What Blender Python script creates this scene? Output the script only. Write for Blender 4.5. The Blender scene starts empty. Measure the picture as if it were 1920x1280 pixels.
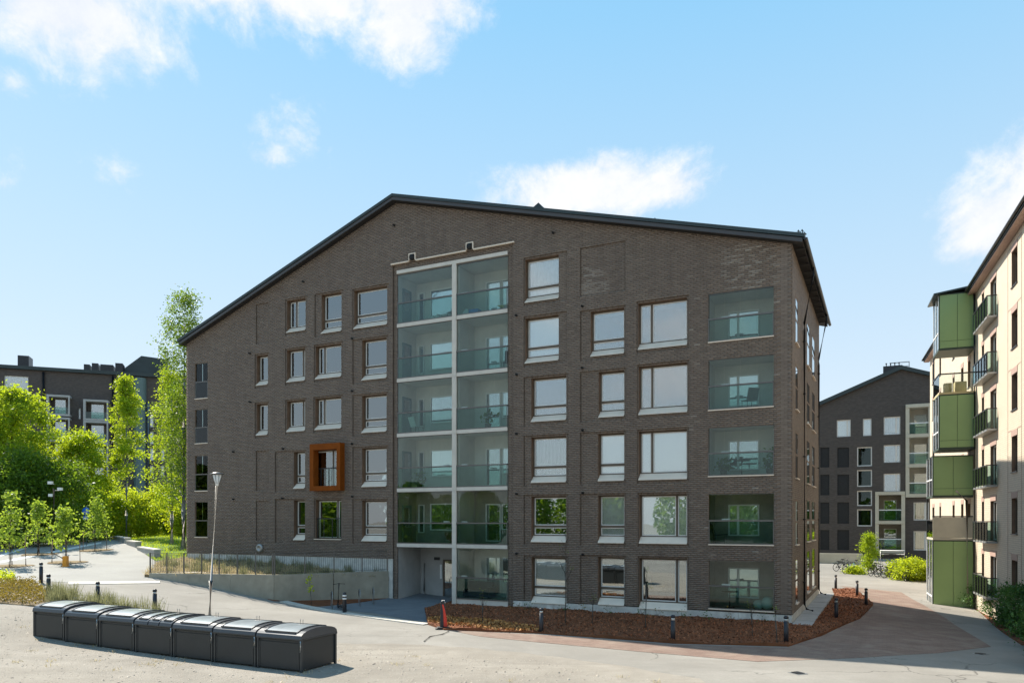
import bpy, math, random
import numpy as np
from mathutils import Vector, Matrix
from mathutils.geometry import delaunay_2d_cdt

random.seed(7)
rng = np.random.default_rng(11)
SC = bpy.context.scene
COL = SC.collection

# ------------------------------------------------------------------ camera, sky, sun, exposure
FPX, CX, HY, EYE = 1402.0, 960.0, 975.0, 4.45      # focal length in photo pixels, horizon row, eye height
cam_data = bpy.data.cameras.new('camera')
cam_data.sensor_width = 36.0
cam_data.lens = 36.0 * FPX / 1920.0
cam_data.shift_y = (HY - 640.0) / 1920.0
cam_data.clip_start = 0.1
cam_data.clip_end = 3000.0
cam = bpy.data.objects.new('camera', cam_data)
COL.objects.link(cam)
cam.location = (0, 0, EYE)
cam.rotation_euler = (math.radians(90), 0, 0)
SC.camera = cam

SUN_EL = math.radians(46.0)
SUN_DIR = Vector((-0.68, 0.733, 0)).normalized()      # horizontal direction towards the sun
sun_data = bpy.data.lights.new('sun', 'SUN')
sun_data.energy = 4.2
sun_data.angle = math.radians(0.55)
sun_data.color = (1.0, 0.93, 0.82)
sun = bpy.data.objects.new('sun', sun_data)
COL.objects.link(sun)
to_sun = Vector((SUN_DIR.x * math.cos(SUN_EL), SUN_DIR.y * math.cos(SUN_EL), math.sin(SUN_EL)))
sun.rotation_euler = to_sun.to_track_quat('Z', 'Y').to_euler()

SC.view_settings.view_transform = 'Standard'
SC.view_settings.look = 'None'
SC.view_settings.gamma = 1.0
SC.view_settings.use_curve_mapping = False
SC.view_settings.exposure = 1.05
SC.render.engine = 'CYCLES'
SC.cycles.max_bounces = 8
SC.cycles.transparent_max_bounces = 16
SC.cycles.sample_clamp_indirect = 6.0


def pix_dir(x, y):
    return Vector(((x - CX) / FPX, 1.0, (HY - y) / FPX)).normalized()


class Nodes:
    """short helper for building node trees"""
    def __init__(self, tree):
        self.t = tree
        self.n = tree.nodes
        self.n.clear()

    def new(self, kind, **kw):
        node = self.n.new(kind)
        for k, v in kw.items():
            if k.startswith('in_'):
                node.inputs[k[3:].replace('_', ' ')].default_value = v
            else:
                setattr(node, k, v)
        return node

    def link(self, a, ao, b, bi):
        self.t.links.new(a.outputs[ao], b.inputs[bi])

    def sock(self, node, idx, val):
        if isinstance(val, tuple) and len(val) == 2 and hasattr(val[0], 'outputs'):
            self.link(val[0], val[1], node, idx)
        else:
            node.inputs[idx].default_value = val

    def math(self, op, a, b=0.0, c=None, clamp=False):
        m = self.new('ShaderNodeMath', operation=op, use_clamp=clamp)
        self.sock(m, 0, a)
        self.sock(m, 1, b)
        if c is not None:
            self.sock(m, 2, c)
        return (m, 0)

    def vmath(self, op, a, b=None):
        m = self.new('ShaderNodeVectorMath', operation=op)
        self.sock(m, 0, a)
        if b is not None:
            self.sock(m, 1, b)
        return m

    def mix(self, f, a, b, blend='MIX'):
        m = self.new('ShaderNodeMix', data_type='RGBA', blend_type=blend)
        self.sock(m, 0, f)
        self.sock(m, 6, a)
        self.sock(m, 7, b)
        return (m, 2)

    def maprange(self, v, a, b, c, d, smooth=False):
        m = self.new('ShaderNodeMapRange')
        if smooth:
            m.interpolation_type = 'SMOOTHSTEP'
        self.sock(m, 0, v)
        for i, q in enumerate((a, b, c, d)):
            m.inputs[i + 1].default_value = q
        return (m, 0)

    def noise(self, vec, scale, detail=4.0, rough=0.55, dist=0.0):
        m = self.new('ShaderNodeTexNoise')
        if vec is not None:
            self.sock(m, 'Vector', vec)
        m.inputs['Scale'].default_value = scale
        m.inputs['Detail'].default_value = detail
        m.inputs['Roughness'].default_value = rough
        m.inputs['Distortion'].default_value = dist
        return (m, 0)


world = bpy.data.worlds.new('World')
SC.world = world
world.use_nodes = True
N = Nodes(world.node_tree)
sky = N.new('ShaderNodeTexSky', sky_type='NISHITA', sun_disc=False, sun_elevation=SUN_EL,
            sun_rotation=math.atan2(SUN_DIR.x, SUN_DIR.y), altitude=50.0, air_density=1.0,
            dust_density=0.6, ozone_density=2.2)
tc = N.new('ShaderNodeTexCoord')
D = (tc, 'Generated')
sep = N.new('ShaderNodeSeparateXYZ')
N.link(tc, 'Generated', sep, 0)
# clouds: a few soft banks where the photograph has them and thin scattered puffs all round
fb = N.noise(D, 6.5, 12.0, 0.66, 0.35)
fb2 = N.noise(D, 24.0, 8.0, 0.68, 0.25)
fbm = N.math('ADD', N.math('MULTIPLY', fb, 0.66), N.math('MULTIPLY', fb2, 0.34))
BLOBS = [  # pixel x, y, half width, half height, weight
    (110, 10, 270, 125, 1.35), (150, 80, 110, 80, .95), (330, -60, 420, 80, 1.0), (560, -20, 240, 66, 1.3), (760, 50, 130, 82, 1.1),
    (770, 0, 170, 66, 1.3), (20, 150, 42, 44, .45), (1120, 355, 250, 66, 1.25), (1250, 348, 130, 58, 1.05), (1140, 310, 70, 34, .8),
    (1890, 420, 160, 110, 1.4), (1960, 340, 140, 120, 1.1), (505, 294, 52, 32, .42), (545, 252, 60, 26, .22), (220, 318, 34, 24, .2),
    (5, 345, 36, 30, .3), (1600, -170, 260, 90, .9), (-260, 250, 230, 90, .9), (2350, 250, 260, 120, 1.0)]
acc = None
for (x, y, rx, ry, w) in BLOBS:
    c = pix_dir(x, y)
    k = FPX / c.y
    dv = N.vmath('SUBTRACT', D, (c.x, c.y, c.z))
    sv = N.vmath('MULTIPLY', (dv, 0), (k / rx, k / (rx * .8), k / ry))
    ln = N.vmath('LENGTH', (sv, 0))
    f = N.math('MULTIPLY', N.math('SUBTRACT', 1.0, (ln, 'Value')), w)
    acc = f if acc is None else N.math('MAXIMUM', acc, f)
bank = N.math('ADD', acc, N.math('MULTIPLY', N.math('SUBTRACT', fbm, 0.5), 3.3))
bank = N.maprange(bank, -0.02, 0.85, 0.0, 0.97, True)
# thin general cloud cover away from the view direction (same sky all the way round)
gen = N.noise(N.vmath('MULTIPLY', D, (1.0, 1.0, 2.2)) and (N.vmath('MULTIPLY', D, (1.0, 1.0, 2.2)), 0), 2.6, 9.0, 0.6, 0.4)
gen = N.maprange(gen, 0.52, 0.74, 0.0, 0.8, True)
awayf = N.maprange((sep, 1), -0.1, 0.45, 1.0, 0.0, True)
gen = N.math('MULTIPLY', gen, awayf)
cloud = N.math('MAXIMUM', bank, gen)
cloud = N.math('MULTIPLY', cloud, N.maprange((sep, 2), 0.0, 0.12, 0.0, 1.0, True))
hs = N.new('ShaderNodeHueSaturation')
hs.inputs['Hue'].default_value = 0.488
hs.inputs['Saturation'].default_value = 1.05
hs.inputs['Value'].default_value = 1.0
N.link(sky, 0, hs, 'Color')
# pale summer haze low in the sky
rp = N.new('ShaderNodeValToRGB')
el = rp.color_ramp.elements
el[0].position, el[0].color = 0.0, (.50, .54, .575, 1)
el[1].position, el[1].color = 1.0, (.11, .27, .48, 1)
for pos, c in ((.12, (.45, .52, .585, 1)), (.32, (.335, .47, .59, 1)), (.56, (.192, .40, .59, 1))):
    e_ = el.new(pos)
    e_.color = c
N.sock(rp, 0, (sep, 2))
veil = N.vmath('SCALE', (rp, 0))
veil.inputs['Scale'].default_value = 9.6
skyc = N.mix(0.90, (hs, 'Color'), (veil, 0))
CLOUD_COL = N.mix(N.maprange(fbm, .40, .58, 0, 1), (5.0, 5.25, 5.7, 1), (6.0, 6.0, 6.1, 1))
skyc = N.mix(cloud, skyc, CLOUD_COL)
bg = N.new('ShaderNodeBackground')
N.sock(bg, 0, skyc)
bg.inputs[1].default_value = 0.085
wo = N.new('ShaderNodeOutputWorld')
N.link(bg, 0, wo, 0)

# ------------------------------------------------------------------ terrain height (thin plate spline through surveyed points)
CTRL = np.array([
    (-6, 22, 0), (-17.3, 27, .25), (-14, 20, .05), (0, 20, 0), (0, 30, 0), (8, 25, -.05), (12, 32, 0), (-4, 36, 0), (-8, 34, .08),
    (-12.2, 38.3, .30), (-12, 34, .35), (-17, 36, .9), (-15, 32, .62), (-19.9, 32.2, 1.1), (-21.8, 37, 1.3), (-19.9, 41, 1.29),
    (-22.8, 36.2, 1.4), (-6.8, 40.8, .08), (-25.9, 47.7, 1.9), (-27.4, 40, 1.6), (-36.5, 70, 2.7), (-48, 70, 2.7), (-25, 55, 2.4),
    (-31, 70, 3.2), (-22, 50, 2.05), (-15, 48, 2.0), (-24, 30, .95), (-26, 24, .4), (-30, 34, 1.4), (-36, 50, 2.0), (-60, 60, 2.4),
    (-60, 90, 3.0), (-90, 120, 3.2), (-30, 100, 3.4), (0, 100, 2.0), (0, 70, 1.0), (15, 44, 0), (20, 44, -.1), (20, 60, 0),
    (22, 68, 0), (32, 66, -.2), (28, 45, -.75), (24, 34, -.7), (20, 28, -.3), (14, 22, -.12), (30, 25, -.7), (40, 40, -.8), (40, 75, .4),
    (45, 100, 1.2), (100, 120, 1.0), (100, 0, 0), (-100, 0, 0), (-100, 60, 1.8), (0, -60, 0), (0, 0, 0), (-60, -60, 0), (60, -60, 0),
    (-40, 10, 0), (40, 5, -.4)], float)


def _tps_fit(P):
    n = len(P)
    d2 = ((P[:, None, :2] - P[None, :, :2]) ** 2).sum(-1)
    K = np.where(d2 > 0, .5 * d2 * np.log(np.maximum(d2, 1e-12)), 0) + np.eye(n) * 8.0
    Q = np.c_[np.ones(n), P[:, :2]]
    A = np.block([[K, Q], [Q.T, np.zeros((3, 3))]])
    return np.linalg.solve(A, np.r_[P[:, 2], 0, 0, 0])


_W = _tps_fit(CTRL)


def ground_z(x, y):
    x = np.atleast_1d(np.asarray(x, float))
    y = np.atleast_1d(np.asarray(y, float))
    x = np.clip(x, -100, 100)
    y = np.clip(y, -60, 120)
    d2 = (x[:, None] - CTRL[None, :, 0]) ** 2 + (y[:, None] - CTRL[None, :, 1]) ** 2
    K = np.where(d2 > 0, .5 * d2 * np.log(np.maximum(d2, 1e-12)), 0)
    n = len(CTRL)
    return K @ _W[:n] + _W[n] + _W[n + 1] * x + _W[n + 2] * y


def gz(x, y):
    return float(ground_z(x, y)[0])


def gpt(px, py):
    """ground point seen at a photo pixel"""
    lo, hi = 5.0, 160.0
    ds = np.linspace(lo, hi, 1500)
    X = (px - CX) / FPX * ds
    Z = EYE - (py - HY) / FPX * ds
    below = np.nonzero(Z <= ground_z(X, ds))[0]
    d = ds[below[0]] if len(below) else hi
    return Vector(((px - CX) / FPX * d, d, gz((px - CX) / FPX * d, d)))


# ------------------------------------------------------------------ objects
def link(o):
    COL.objects.link(o)
    return o


def tag(o, label=None, cat=None, group=None, kind=None):
    for k, v in (('label', label), ('category', cat), ('group', group), ('kind', kind)):
        if v:
            o[k] = v
    return o


def empty(name, loc=(0, 0, 0), rz=0.0, label=None, cat=None, group=None):
    o = link(bpy.data.objects.new(name, None))
    o.location = loc
    o.rotation_euler = (0, 0, rz)
    o.empty_display_size = .2
    return tag(o, label, cat, group)


class MB:
    """collects polygons and builds one mesh"""
    def __init__(self):
        self.v, self.f, self.tone, self.mi, self.smooth = [], [], [], [], []
        self.cur = 0.5
        self.m = 0
        self.sm = False

    def poly(self, pts):
        i = len(self.v)
        self.v.extend([tuple(p) for p in pts])
        self.f.append(tuple(range(i, i + len(pts))))
        self.tone.append(self.cur)
        self.mi.append(self.m)
        self.smooth.append(self.sm)

    def add(self, verts, faces):
        i = len(self.v)
        self.v.extend([tuple(p) for p in verts])
        for f in faces:
            self.f.append(tuple(i + k for k in f))
            self.tone.append(self.cur)
            self.mi.append(self.m)
            self.smooth.append(self.sm)

    def box(self, a, b):
        (x0, y0, z0), (x1, y1, z1) = a, b
        self.add([(x0, y0, z0), (x1, y0, z0), (x1, y1, z0), (x0, y1, z0), (x0, y0, z1), (x1, y0, z1), (x1, y1, z1), (x0, y1, z1)],
                 [(0, 3, 2, 1), (4, 5, 6, 7), (0, 1, 5, 4), (1, 2, 6, 5), (2, 3, 7, 6), (3, 0, 4, 7)])

    def prism(self, poly, axis, a, b):
        """poly in the two other axes, extruded along axis (0,1,2) from a to b"""
        def P(q, t):
            r = list(q)
            r.insert(axis, t)
            return tuple(r)
        n = len(poly)
        vs = [P(q, a) for q in poly] + [P(q, b) for q in poly]
        fs = [tuple(range(n - 1, -1, -1)), tuple(range(n, 2 * n))]
        fs += [(i, (i + 1) % n, n + (i + 1) % n, n + i) for i in range(n)]
        self.add(vs, fs)

    def tube(self, pts, r, n=8, caps=True):
        """tube through pts; r a number or one per point"""
        pts = [Vector(p) for p in pts]
        rs = [r] * len(pts) if not hasattr(r, '__len__') else list(r)
        base = len(self.v)
        up0 = None
        for i, p in enumerate(pts):
            d = (pts[min(i + 1, len(pts) - 1)] - pts[max(i - 1, 0)])
            d.normalize()
            if up0 is None:
                up0 = Vector((0, 0, 1)) if abs(d.z) < .9 else Vector((1, 0, 0))
            s = d.cross(up0)
            if s.length < 1e-6:
                s = d.orthogonal()
            s.normalize()
            t = d.cross(s)
            up0 = t if abs(d.dot(t)) < .9 else up0
            for k in range(n):
                a = 2 * math.pi * k / n
                self.v.append(tuple(p + s * (math.cos(a) * rs[i]) + t * (math.sin(a) * rs[i])))
        fs = []
        for i in range(len(pts) - 1):
            for k in range(n):
                fs.append((base + i * n + k, base + i * n + (k + 1) % n, base + (i + 1) * n + (k + 1) % n, base + (i + 1) * n + k))
        nf = len(fs)
        if caps:
            fs.append(tuple(base + k for k in range(n))[::-1])
            fs.append(tuple(base + (len(pts) - 1) * n + k for k in range(n)))
        for j, f in enumerate(fs):
            self.f.append(f)
            self.tone.append(self.cur)
            self.mi.append(self.m)
            self.smooth.append(j < nf)

    def lathe(self, prof, n=16, c=(0, 0, 0)):
        """profile of (r, z) round the vertical axis"""
        base = len(self.v)
        for (r, z) in prof:
            for k in range(n):
                a = 2 * math.pi * k / n
                self.v.append((c[0] + r * math.cos(a), c[1] + r * math.sin(a), c[2] + z))
        for i in range(len(prof) - 1):
            for k in range(n):
                self.f.append((base + i * n + k, base + i * n + (k + 1) % n, base + (i + 1) * n + (k + 1) % n, base + (i + 1) * n + k))
                self.tone.append(self.cur)
                self.mi.append(self.m)
                self.smooth.append(True)
        for ring, rev in ((0, True), (len(prof) - 1, False)):
            if prof[ring][0] > 1e-4:
                idx = [base + ring * n + k for k in range(n)]
                self.f.append(tuple(idx[::-1] if rev else idx))
                self.tone.append(self.cur)
                self.mi.append(self.m)
                self.smooth.append(False)

    def torus(self, c, R, r, axis=1, n=20, k=6):
        base = len(self.v)
        for i in range(n):
            a = 2 * math.pi * i / n
            for j in range(k):
                b = 2 * math.pi * j / k
                rr = R + r * math.cos(b)
                q = [rr * math.cos(a), rr * math.sin(a)]
                q.insert(axis, r * math.sin(b))
                self.v.append((c[0] + q[0], c[1] + q[1], c[2] + q[2]))
        for i in range(n):
            for j in range(k):
                self.f.append((base + i * k + j, base + ((i + 1) % n) * k + j, base + ((i + 1) % n) * k + (j + 1) % k, base + i * k + (j + 1) % k))
                self.tone.append(self.cur)
                self.mi.append(self.m)
                self.smooth.append(True)

    def mesh(self, name, mats):
        me = bpy.data.meshes.new(name)
        me.from_pydata(self.v, [], self.f)
        if not isinstance(mats, (list, tuple)):
            mats = [mats]
        for m in mats:
            me.materials.append(m)
        at = me.attributes.new('tone', 'FLOAT', 'FACE')
        at.data.foreach_set('value', np.array(self.tone, np.float32))
        me.polygons.foreach_set('material_index', np.array(self.mi, np.int32))
        me.polygons.foreach_set('use_smooth', np.array(self.smooth, bool))
        me.update()
        return me

    def build(self, name, mats, parent=None, loc=(0, 0, 0), rz=0.0):
        o = link(bpy.data.objects.new(name, self.mesh(name, mats)))
        o.location = loc
        o.rotation_euler = (0, 0, rz)
        if parent:
            o.parent = parent
        return o


def np_mesh(name, V, F, mat, tone=None, parent=None, smooth=False):
    """mesh from numpy arrays; F of equal-length faces"""
    me = bpy.data.meshes.new(name)
    n, k = F.shape
    me.vertices.add(len(V))
    me.vertices.foreach_set('co', V.astype(np.float32).ravel())
    me.loops.add(n * k)
    me.loops.foreach_set('vertex_index', F.astype(np.int32).ravel())
    me.polygons.add(n)
    me.polygons.foreach_set('loop_start', np.arange(0, n * k, k, dtype=np.int32))
    me.polygons.foreach_set('loop_total', np.full(n, k, np.int32))
    if smooth:
        me.polygons.foreach_set('use_smooth', np.ones(n, bool))
    me.materials.append(mat)
    at = me.attributes.new('tone', 'FLOAT', 'FACE')
    at.data.foreach_set('value', (np.full(n, .5) if tone is None else tone).astype(np.float32))
    me.update()
    me.validate()
    o = link(bpy.data.objects.new(name, me))
    if parent:
        o.parent = parent
    return o


def copy_tree(o, parent=None):
    c = link(o.copy())
    c.parent = parent
    for ch in list(o.children):
        copy_tree(ch, c)
    return c


class Plane:
    """vertical facade plane: local x along it, local y into the building"""
    def __init__(self, ox, oy, ex, flip=False):
        self.o = Vector((ox, oy))
        self.ex = Vector(ex).normalized()
        self.ey = Vector((-self.ex.y, self.ex.x))
        self.rz = math.atan2(self.ex.y, self.ex.x)

    def at(self, x, y, t=0.0):
        u = (x - CX) / FPX
        bx, by = self.o.x + self.ey.x * t, self.o.y + self.ey.y * t
        s = (u * by - bx) / (self.ex.x - u * self.ex.y)
        d = by + self.ex.y * s
        return s, EYE + (HY - y) / FPX * d

    def s(self, x, t=0.0):
        return self.at(x, 0, t)[0]

    def world(self, s, t, z):
        p = self.o + self.ex * s + self.ey * t
        return Vector((p.x, p.y, z))

# ------------------------------------------------------------------ materials
def mat(name, col, rough=.7, var=.15, scale=6.0, bump=0.0, bscale=40.0, metal=0.0, tone=0.0, spec=.5, big=0.0):
    m = bpy.data.materials.new(name)
    m.use_nodes = True
    n = Nodes(m.node_tree)
    out = n.new('ShaderNodeOutputMaterial')
    p = n.new('ShaderNodeBsdfPrincipled')
    n.link(p, 0, out, 0)
    p.inputs['Roughness'].default_value = rough
    p.inputs['Metallic'].default_value = metal
    p.inputs['Specular IOR Level'].default_value = spec
    t = n.new('ShaderNodeTexCoord')
    f = n.noise((t, 'Object'), scale, 5.0, .6)
    lo = tuple(c * (1 - var) for c in col) + (1,)
    hi = tuple(min(1, c * (1 + var)) for c in col) + (1,)
    c = n.mix(n.maprange(f, .3, .7, 0, 1), lo, hi)
    if big:
        g = n.noise((t, 'Object'), scale * .08, 3.0, .5)
        c = n.mix(n.maprange(g, .35, .65, big, 0), c, tuple(q * .55 for q in col) + (1,))
    if tone:
        a = n.new('ShaderNodeAttribute', attribute_name='tone')
        k = n.maprange((a, 'Fac'), 0, 1, 1 - tone, 1 + tone)
        cc = n.new('ShaderNodeCombineColor')
        for i in range(3):
            n.sock(cc, i, k)
        c = n.mix(1.0, c, (cc, 0), 'MULTIPLY')
    n.sock(p, 'Base Color', c)
    if bump:
        b = n.new('ShaderNodeBump')
        b.inputs['Strength'].default_value = bump
        b.inputs['Distance'].default_value = .02
        n.sock(b, 'Height', n.noise((t, 'Object'), bscale, 6.0, .65))
        n.link(b, 0, p, 'Normal')
    return m


def brick_mat():
    """single dark clinker bricks: each has its own fired tone, a few carry pale lime bloom"""
    m = bpy.data.materials.new('dark_clinker_brick')
    m.use_nodes = True
    n = Nodes(m.node_tree)
    out = n.new('ShaderNodeOutputMaterial')
    p = n.new('ShaderNodeBsdfPrincipled')
    n.link(p, 0, out, 0)
    p.inputs['Roughness'].default_value = .62
    a = n.new('ShaderNodeAttribute', attribute_name='tone')
    r = n.new('ShaderNodeValToRGB')
    e = r.color_ramp.elements
    e[0].position, e[0].color = 0.0, (.128, .093, .069, 1)
    e[1].position, e[1].color = .88, (.225, .170, .128, 1)
    q = e.new(.45)
    q.color = (.175, .130, .098, 1)
    q = e.new(1.0)
    q.color = (.44, .40, .34, 1)
    n.link(a, 'Fac', r, 0)
    t = n.new('ShaderNodeTexCoord')
    f = n.noise((t, 'Object'), 9.0, 6.0, .7)
    c = n.mix(n.maprange(f, .3, .72, 0, .45), (r, 0), (.230, .178, .138, 1))
    g = n.noise((t, 'Object'), .35, 4.0, .6)
    c = n.mix(n.maprange(g, .42, .68, 0, .35), c, (.155, .112, .088, 1))
    mp = n.new('ShaderNodeMapping')
    mp.inputs['Scale'].default_value = (1.1, 1.1, .10)
    n.link(t, 'Object', mp, 0)
    st = n.noise((mp, 0), 1.4, 7.0, .7, .2)
    c = n.mix(n.maprange(st, .50, .72, 0, .38), c, (.10, .074, .058, 1))
    st = n.noise((mp, 0), 3.1, 6.0, .7, .2)
    c = n.mix(n.maprange(st, .56, .76, 0, .25), c, (.27, .225, .185, 1))
    n.sock(p, 'Base Color', c)
    b = n.new('ShaderNodeBump')
    b.inputs['Strength'].default_value = .35
    b.inputs['Distance'].default_value = .006
    n.sock(b, 'Height', n.noise((t, 'Object'), 60.0, 5.0, .7))
    n.link(b, 0, p, 'Normal')
    return m


def coursed_mat(name, col, mortar, bw=.29, bh=.085, var=.2, rough=.7):
    """brick seen from too far to tell the bricks apart"""
    m = bpy.data.materials.new(name)
    m.use_nodes = True
    n = Nodes(m.node_tree)
    out = n.new('ShaderNodeOutputMaterial')
    p = n.new('ShaderNodeBsdfPrincipled')
    n.link(p, 0, out, 0)
    p.inputs['Roughness'].default_value = rough
    t = n.new('ShaderNodeTexCoord')
    sp = n.new('ShaderNodeSeparateXYZ')
    n.link(t, 'Object', sp, 0)
    cb = n.new('ShaderNodeCombineXYZ')
    n.sock(cb, 0, n.math('ADD', (sp, 0), (sp, 1)))
    n.sock(cb, 1, (sp, 2))
    b = n.new('ShaderNodeTexBrick', offset=.5)
    n.link(cb, 0, b, 'Vector')
    b.inputs['Color1'].default_value = tuple(c * (1 - var) for c in col) + (1,)
    b.inputs['Color2'].default_value = tuple(c * (1 + var) for c in col) + (1,)
    b.inputs['Mortar'].default_value = mortar + (1,)
    b.inputs['Scale'].default_value = 1.0
    b.inputs['Mortar Size'].default_value = .011
    b.inputs['Brick Width'].default_value = bw
    b.inputs['Row Height'].default_value = bh
    f = n.noise((t, 'Object'), .8, 5.0, .6)
    c = n.mix(n.maprange(f, .35, .7, 0, .3), (b, 0), tuple(q * .72 for q in col) + (1,))
    n.sock(p, 'Base Color', c)
    bp = n.new('ShaderNodeBump')
    bp.inputs['Strength'].default_value = .5
    bp.inputs['Distance'].default_value = .008
    n.sock(bp, 'Height', n.math('SUBTRACT', 1.0, (b, 'Fac')))
    n.link(bp, 0, p, 'Normal')
    return m


def glass_mat(name, tint, base=.08, ior=1.7, rough=.0):
    """thin pane: part mirror, part clear"""
    m = bpy.data.materials.new(name)
    m.use_nodes = True
    n = Nodes(m.node_tree)
    out = n.new('ShaderNodeOutputMaterial')
    tr = n.new('ShaderNodeBsdfTransparent')
    tr.inputs[0].default_value = tint + (1,)
    gl = n.new('ShaderNodeBsdfGlossy')
    gl.inputs['Roughness'].default_value = rough
    gl.inputs[0].default_value = (.93, .97, .97, 1)
    fr = n.new('ShaderNodeFresnel')
    fr.inputs[0].default_value = ior
    f = n.math('ADD', (fr, 0), base, clamp=True)
    # panes are never dead flat
    t = n.new('ShaderNodeTexCoord')
    b = n.new('ShaderNodeBump')
    b.inputs['Strength'].default_value = .05
    b.inputs['Distance'].default_value = .02
    n.sock(b, 'Height', n.noise((t, 'Object'), 1.3, 2.0, .5))
    n.link(b, 0, gl, 'Normal')
    mx = n.new('ShaderNodeMixShader')
    n.sock(mx, 0, f)
    n.link(tr, 0, mx, 1)
    n.link(gl, 0, mx, 2)
    n.link(mx, 0, out, 0)
    return m


def leaf_mat(name, dark, light, trans=.45, tcol=None):
    m = bpy.data.materials.new(name)
    m.use_nodes = True
    n = Nodes(m.node_tree)
    out = n.new('ShaderNodeOutputMaterial')
    a = n.new('ShaderNodeAttribute', attribute_name='tone')
    c = n.mix((a, 'Fac'), dark + (1,), light + (1,))
    df = n.new('ShaderNodeBsdfPrincipled')
    df.inputs['Roughness'].default_value = .5
    df.inputs['Specular IOR Level'].default_value = .35
    n.sock(df, 'Base Color', c)
    tl = n.new('ShaderNodeBsdfTranslucent')
    tc_ = n.mix((a, 'Fac'), tuple(q * .9 for q in (tcol or light)) + (1,), (tcol or light) + (1,))
    n.sock(tl, 0, tc_)
    mx = n.new('ShaderNodeMixShader')
    mx.inputs[0].default_value = trans
    n.link(df, 0, mx, 1)
    n.link(tl, 0, mx, 2)
    n.link(mx, 0, out, 0)
    return m


def ground_mat(name, cols, scale, bump, bscale, speck=None, rough=.9, streak=0.0, crack=0.0):
    """mineral ground: patches of several colours, fine grit, dark specks"""
    m = bpy.data.materials.new(name)
    m.use_nodes = True
    n = Nodes(m.node_tree)
    out = n.new('ShaderNodeOutputMaterial')
    p = n.new('ShaderNodeBsdfPrincipled')
    n.link(p, 0, out, 0)
    p.inputs['Roughness'].default_value = rough
    p.inputs['Specular IOR Level'].default_value = .25
    t = n.new('ShaderNodeTexCoord')
    f = n.noise((t, 'Object'), scale, 8.0, .62, .6)
    c = n.mix(n.maprange(f, .36, .64, 0, 1), cols[0] + (1,), cols[1] + (1,))
    f2 = n.noise((t, 'Object'), scale * .23, 5.0, .6, .3)
    c = n.mix(n.maprange(f2, .46, .66, 0, .75), c, cols[2] + (1,))
    fg = n.noise((t, 'Object'), scale * 26, 4.0, .7)
    c = n.mix(n.maprange(fg, .3, .75, .0, .32), c, tuple(q * .6 for q in cols[0]) + (1,))
    if streak:
        mp = n.new('ShaderNodeMapping')
        mp.inputs['Rotation'].default_value = (0, 0, .5)
        mp.inputs['Scale'].default_value = (.25, 2.2, 1)
        n.link(t, 'Object', mp, 0)
        fs = n.noise((mp, 0), scale * .9, 6.0, .65, .4)
        c = n.mix(n.maprange(fs, .5, .7, 0, streak), c, tuple(q * .62 for q in cols[1]) + (1,))
    if crack:
        wn = n.new('ShaderNodeTexNoise')
        wn.inputs['Scale'].default_value = .8
        wn.inputs['Detail'].default_value = 6
        n.link(t, 'Object', wn, 'Vector')
        wv = n.vmath('SCALE', (wn, 1))
        wv.inputs['Scale'].default_value = 1.6
        av = n.vmath('ADD', (t, 'Object'), (wv, 0))
        v = n.new('ShaderNodeTexVoronoi', feature='DISTANCE_TO_EDGE')
        n.link(av, 0, v, 'Vector')
        v.inputs['Scale'].default_value = .16
        km = n.noise((t, 'Object'), .21, 3.0, .5)
        k = n.math('MULTIPLY', n.maprange((v, 0), .002, .007, crack, 0), n.maprange(km, .47, .56, 0, 1))
        c = n.mix(k, c, tuple(q * .35 for q in cols[0]) + (1,))
        # old patch repairs
        v2 = n.new('ShaderNodeTexVoronoi', feature='F1', distance='CHEBYCHEV')
        n.link(t, 'Object', v2, 'Vector')
        v2.inputs['Scale'].default_value = .11
        c = n.mix(n.maprange((v2, 0), .14, .145, .22, 0), c, tuple(q * .72 for q in cols[2]) + (1,))
    if speck:
        v = n.new('ShaderNodeTexVoronoi', feature='F1')
        n.link(t, 'Object', v, 'Vector')
        v.inputs['Scale'].default_value = speck[0]
        c = n.mix(n.maprange((v, 0), 0.0, speck[1], speck[2], 0), c, (.05, .045, .04, 1))
    n.sock(p, 'Base Color', c)
    b = n.new('ShaderNodeBump')
    b.inputs['Strength'].default_value = bump
    b.inputs['Distance'].default_value = .03
    n.sock(b, 'Height', n.noise((t, 'Object'), bscale, 8.0, .7))
    n.link(b, 0, p, 'Normal')
    return m


M = {}
M['brick'] = brick_mat()
M['mortar'] = mat('dark_mortar', (.118, .088, .066), .9, .25, 3.0)
M['reveal'] = mat('brown_reveal', (.15, .088, .052), .6, .2, 3.0)
M['concrete'] = mat('pale_concrete', (.42, .41, .39), .8, .14, 1.2, .25, 30, big=.25)
M['concrete_wall'] = mat('cast_concrete', (.36, .33, .26), .85, .22, 1.6, .3, 14, big=.5)
M['plinth'] = mat('plinth_concrete', (.60, .58, .53), .8, .25, 2.5, .3, 25, big=.3)
M['slab'] = mat('white_concrete', (.60, .55, .48), .7, .08, 2.0)
M['inner'] = mat('balcony_concrete', (.60, .57, .50), .8, .10, 1.0)
M['inner_dark'] = mat('balcony_brick', (.30, .27, .22), .8, .15, 2.0)  # darker copy of the balcony concrete, lower floor shade put into its colour
M['roof'] = mat('dark_sheet_roof', (.032, .045, .045), .38, .2, .6, metal=.3)
M['fascia'] = mat('grey_fascia', (.060, .058, .060), .45, .1, .6, metal=.2)
M['soffit'] = mat('dark_soffit', (.02, .018, .018), .8)
M['casing'] = mat('brown_casing', (.105, .075, .05), .5, .15, 3.0)
M['sash'] = mat('white_sash', (.72, .70, .65), .5, .05)
M['sill'] = mat('light_sill', (.78, .65, .52), .45, .06, 2.0)
M['glass'] = glass_mat('window_glass', (.95, .98, .98), .18, 1.7)
M['glass_rail'] = glass_mat('tinted_rail_glass', (.66, .80, .77), .0, 1.48)
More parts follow.
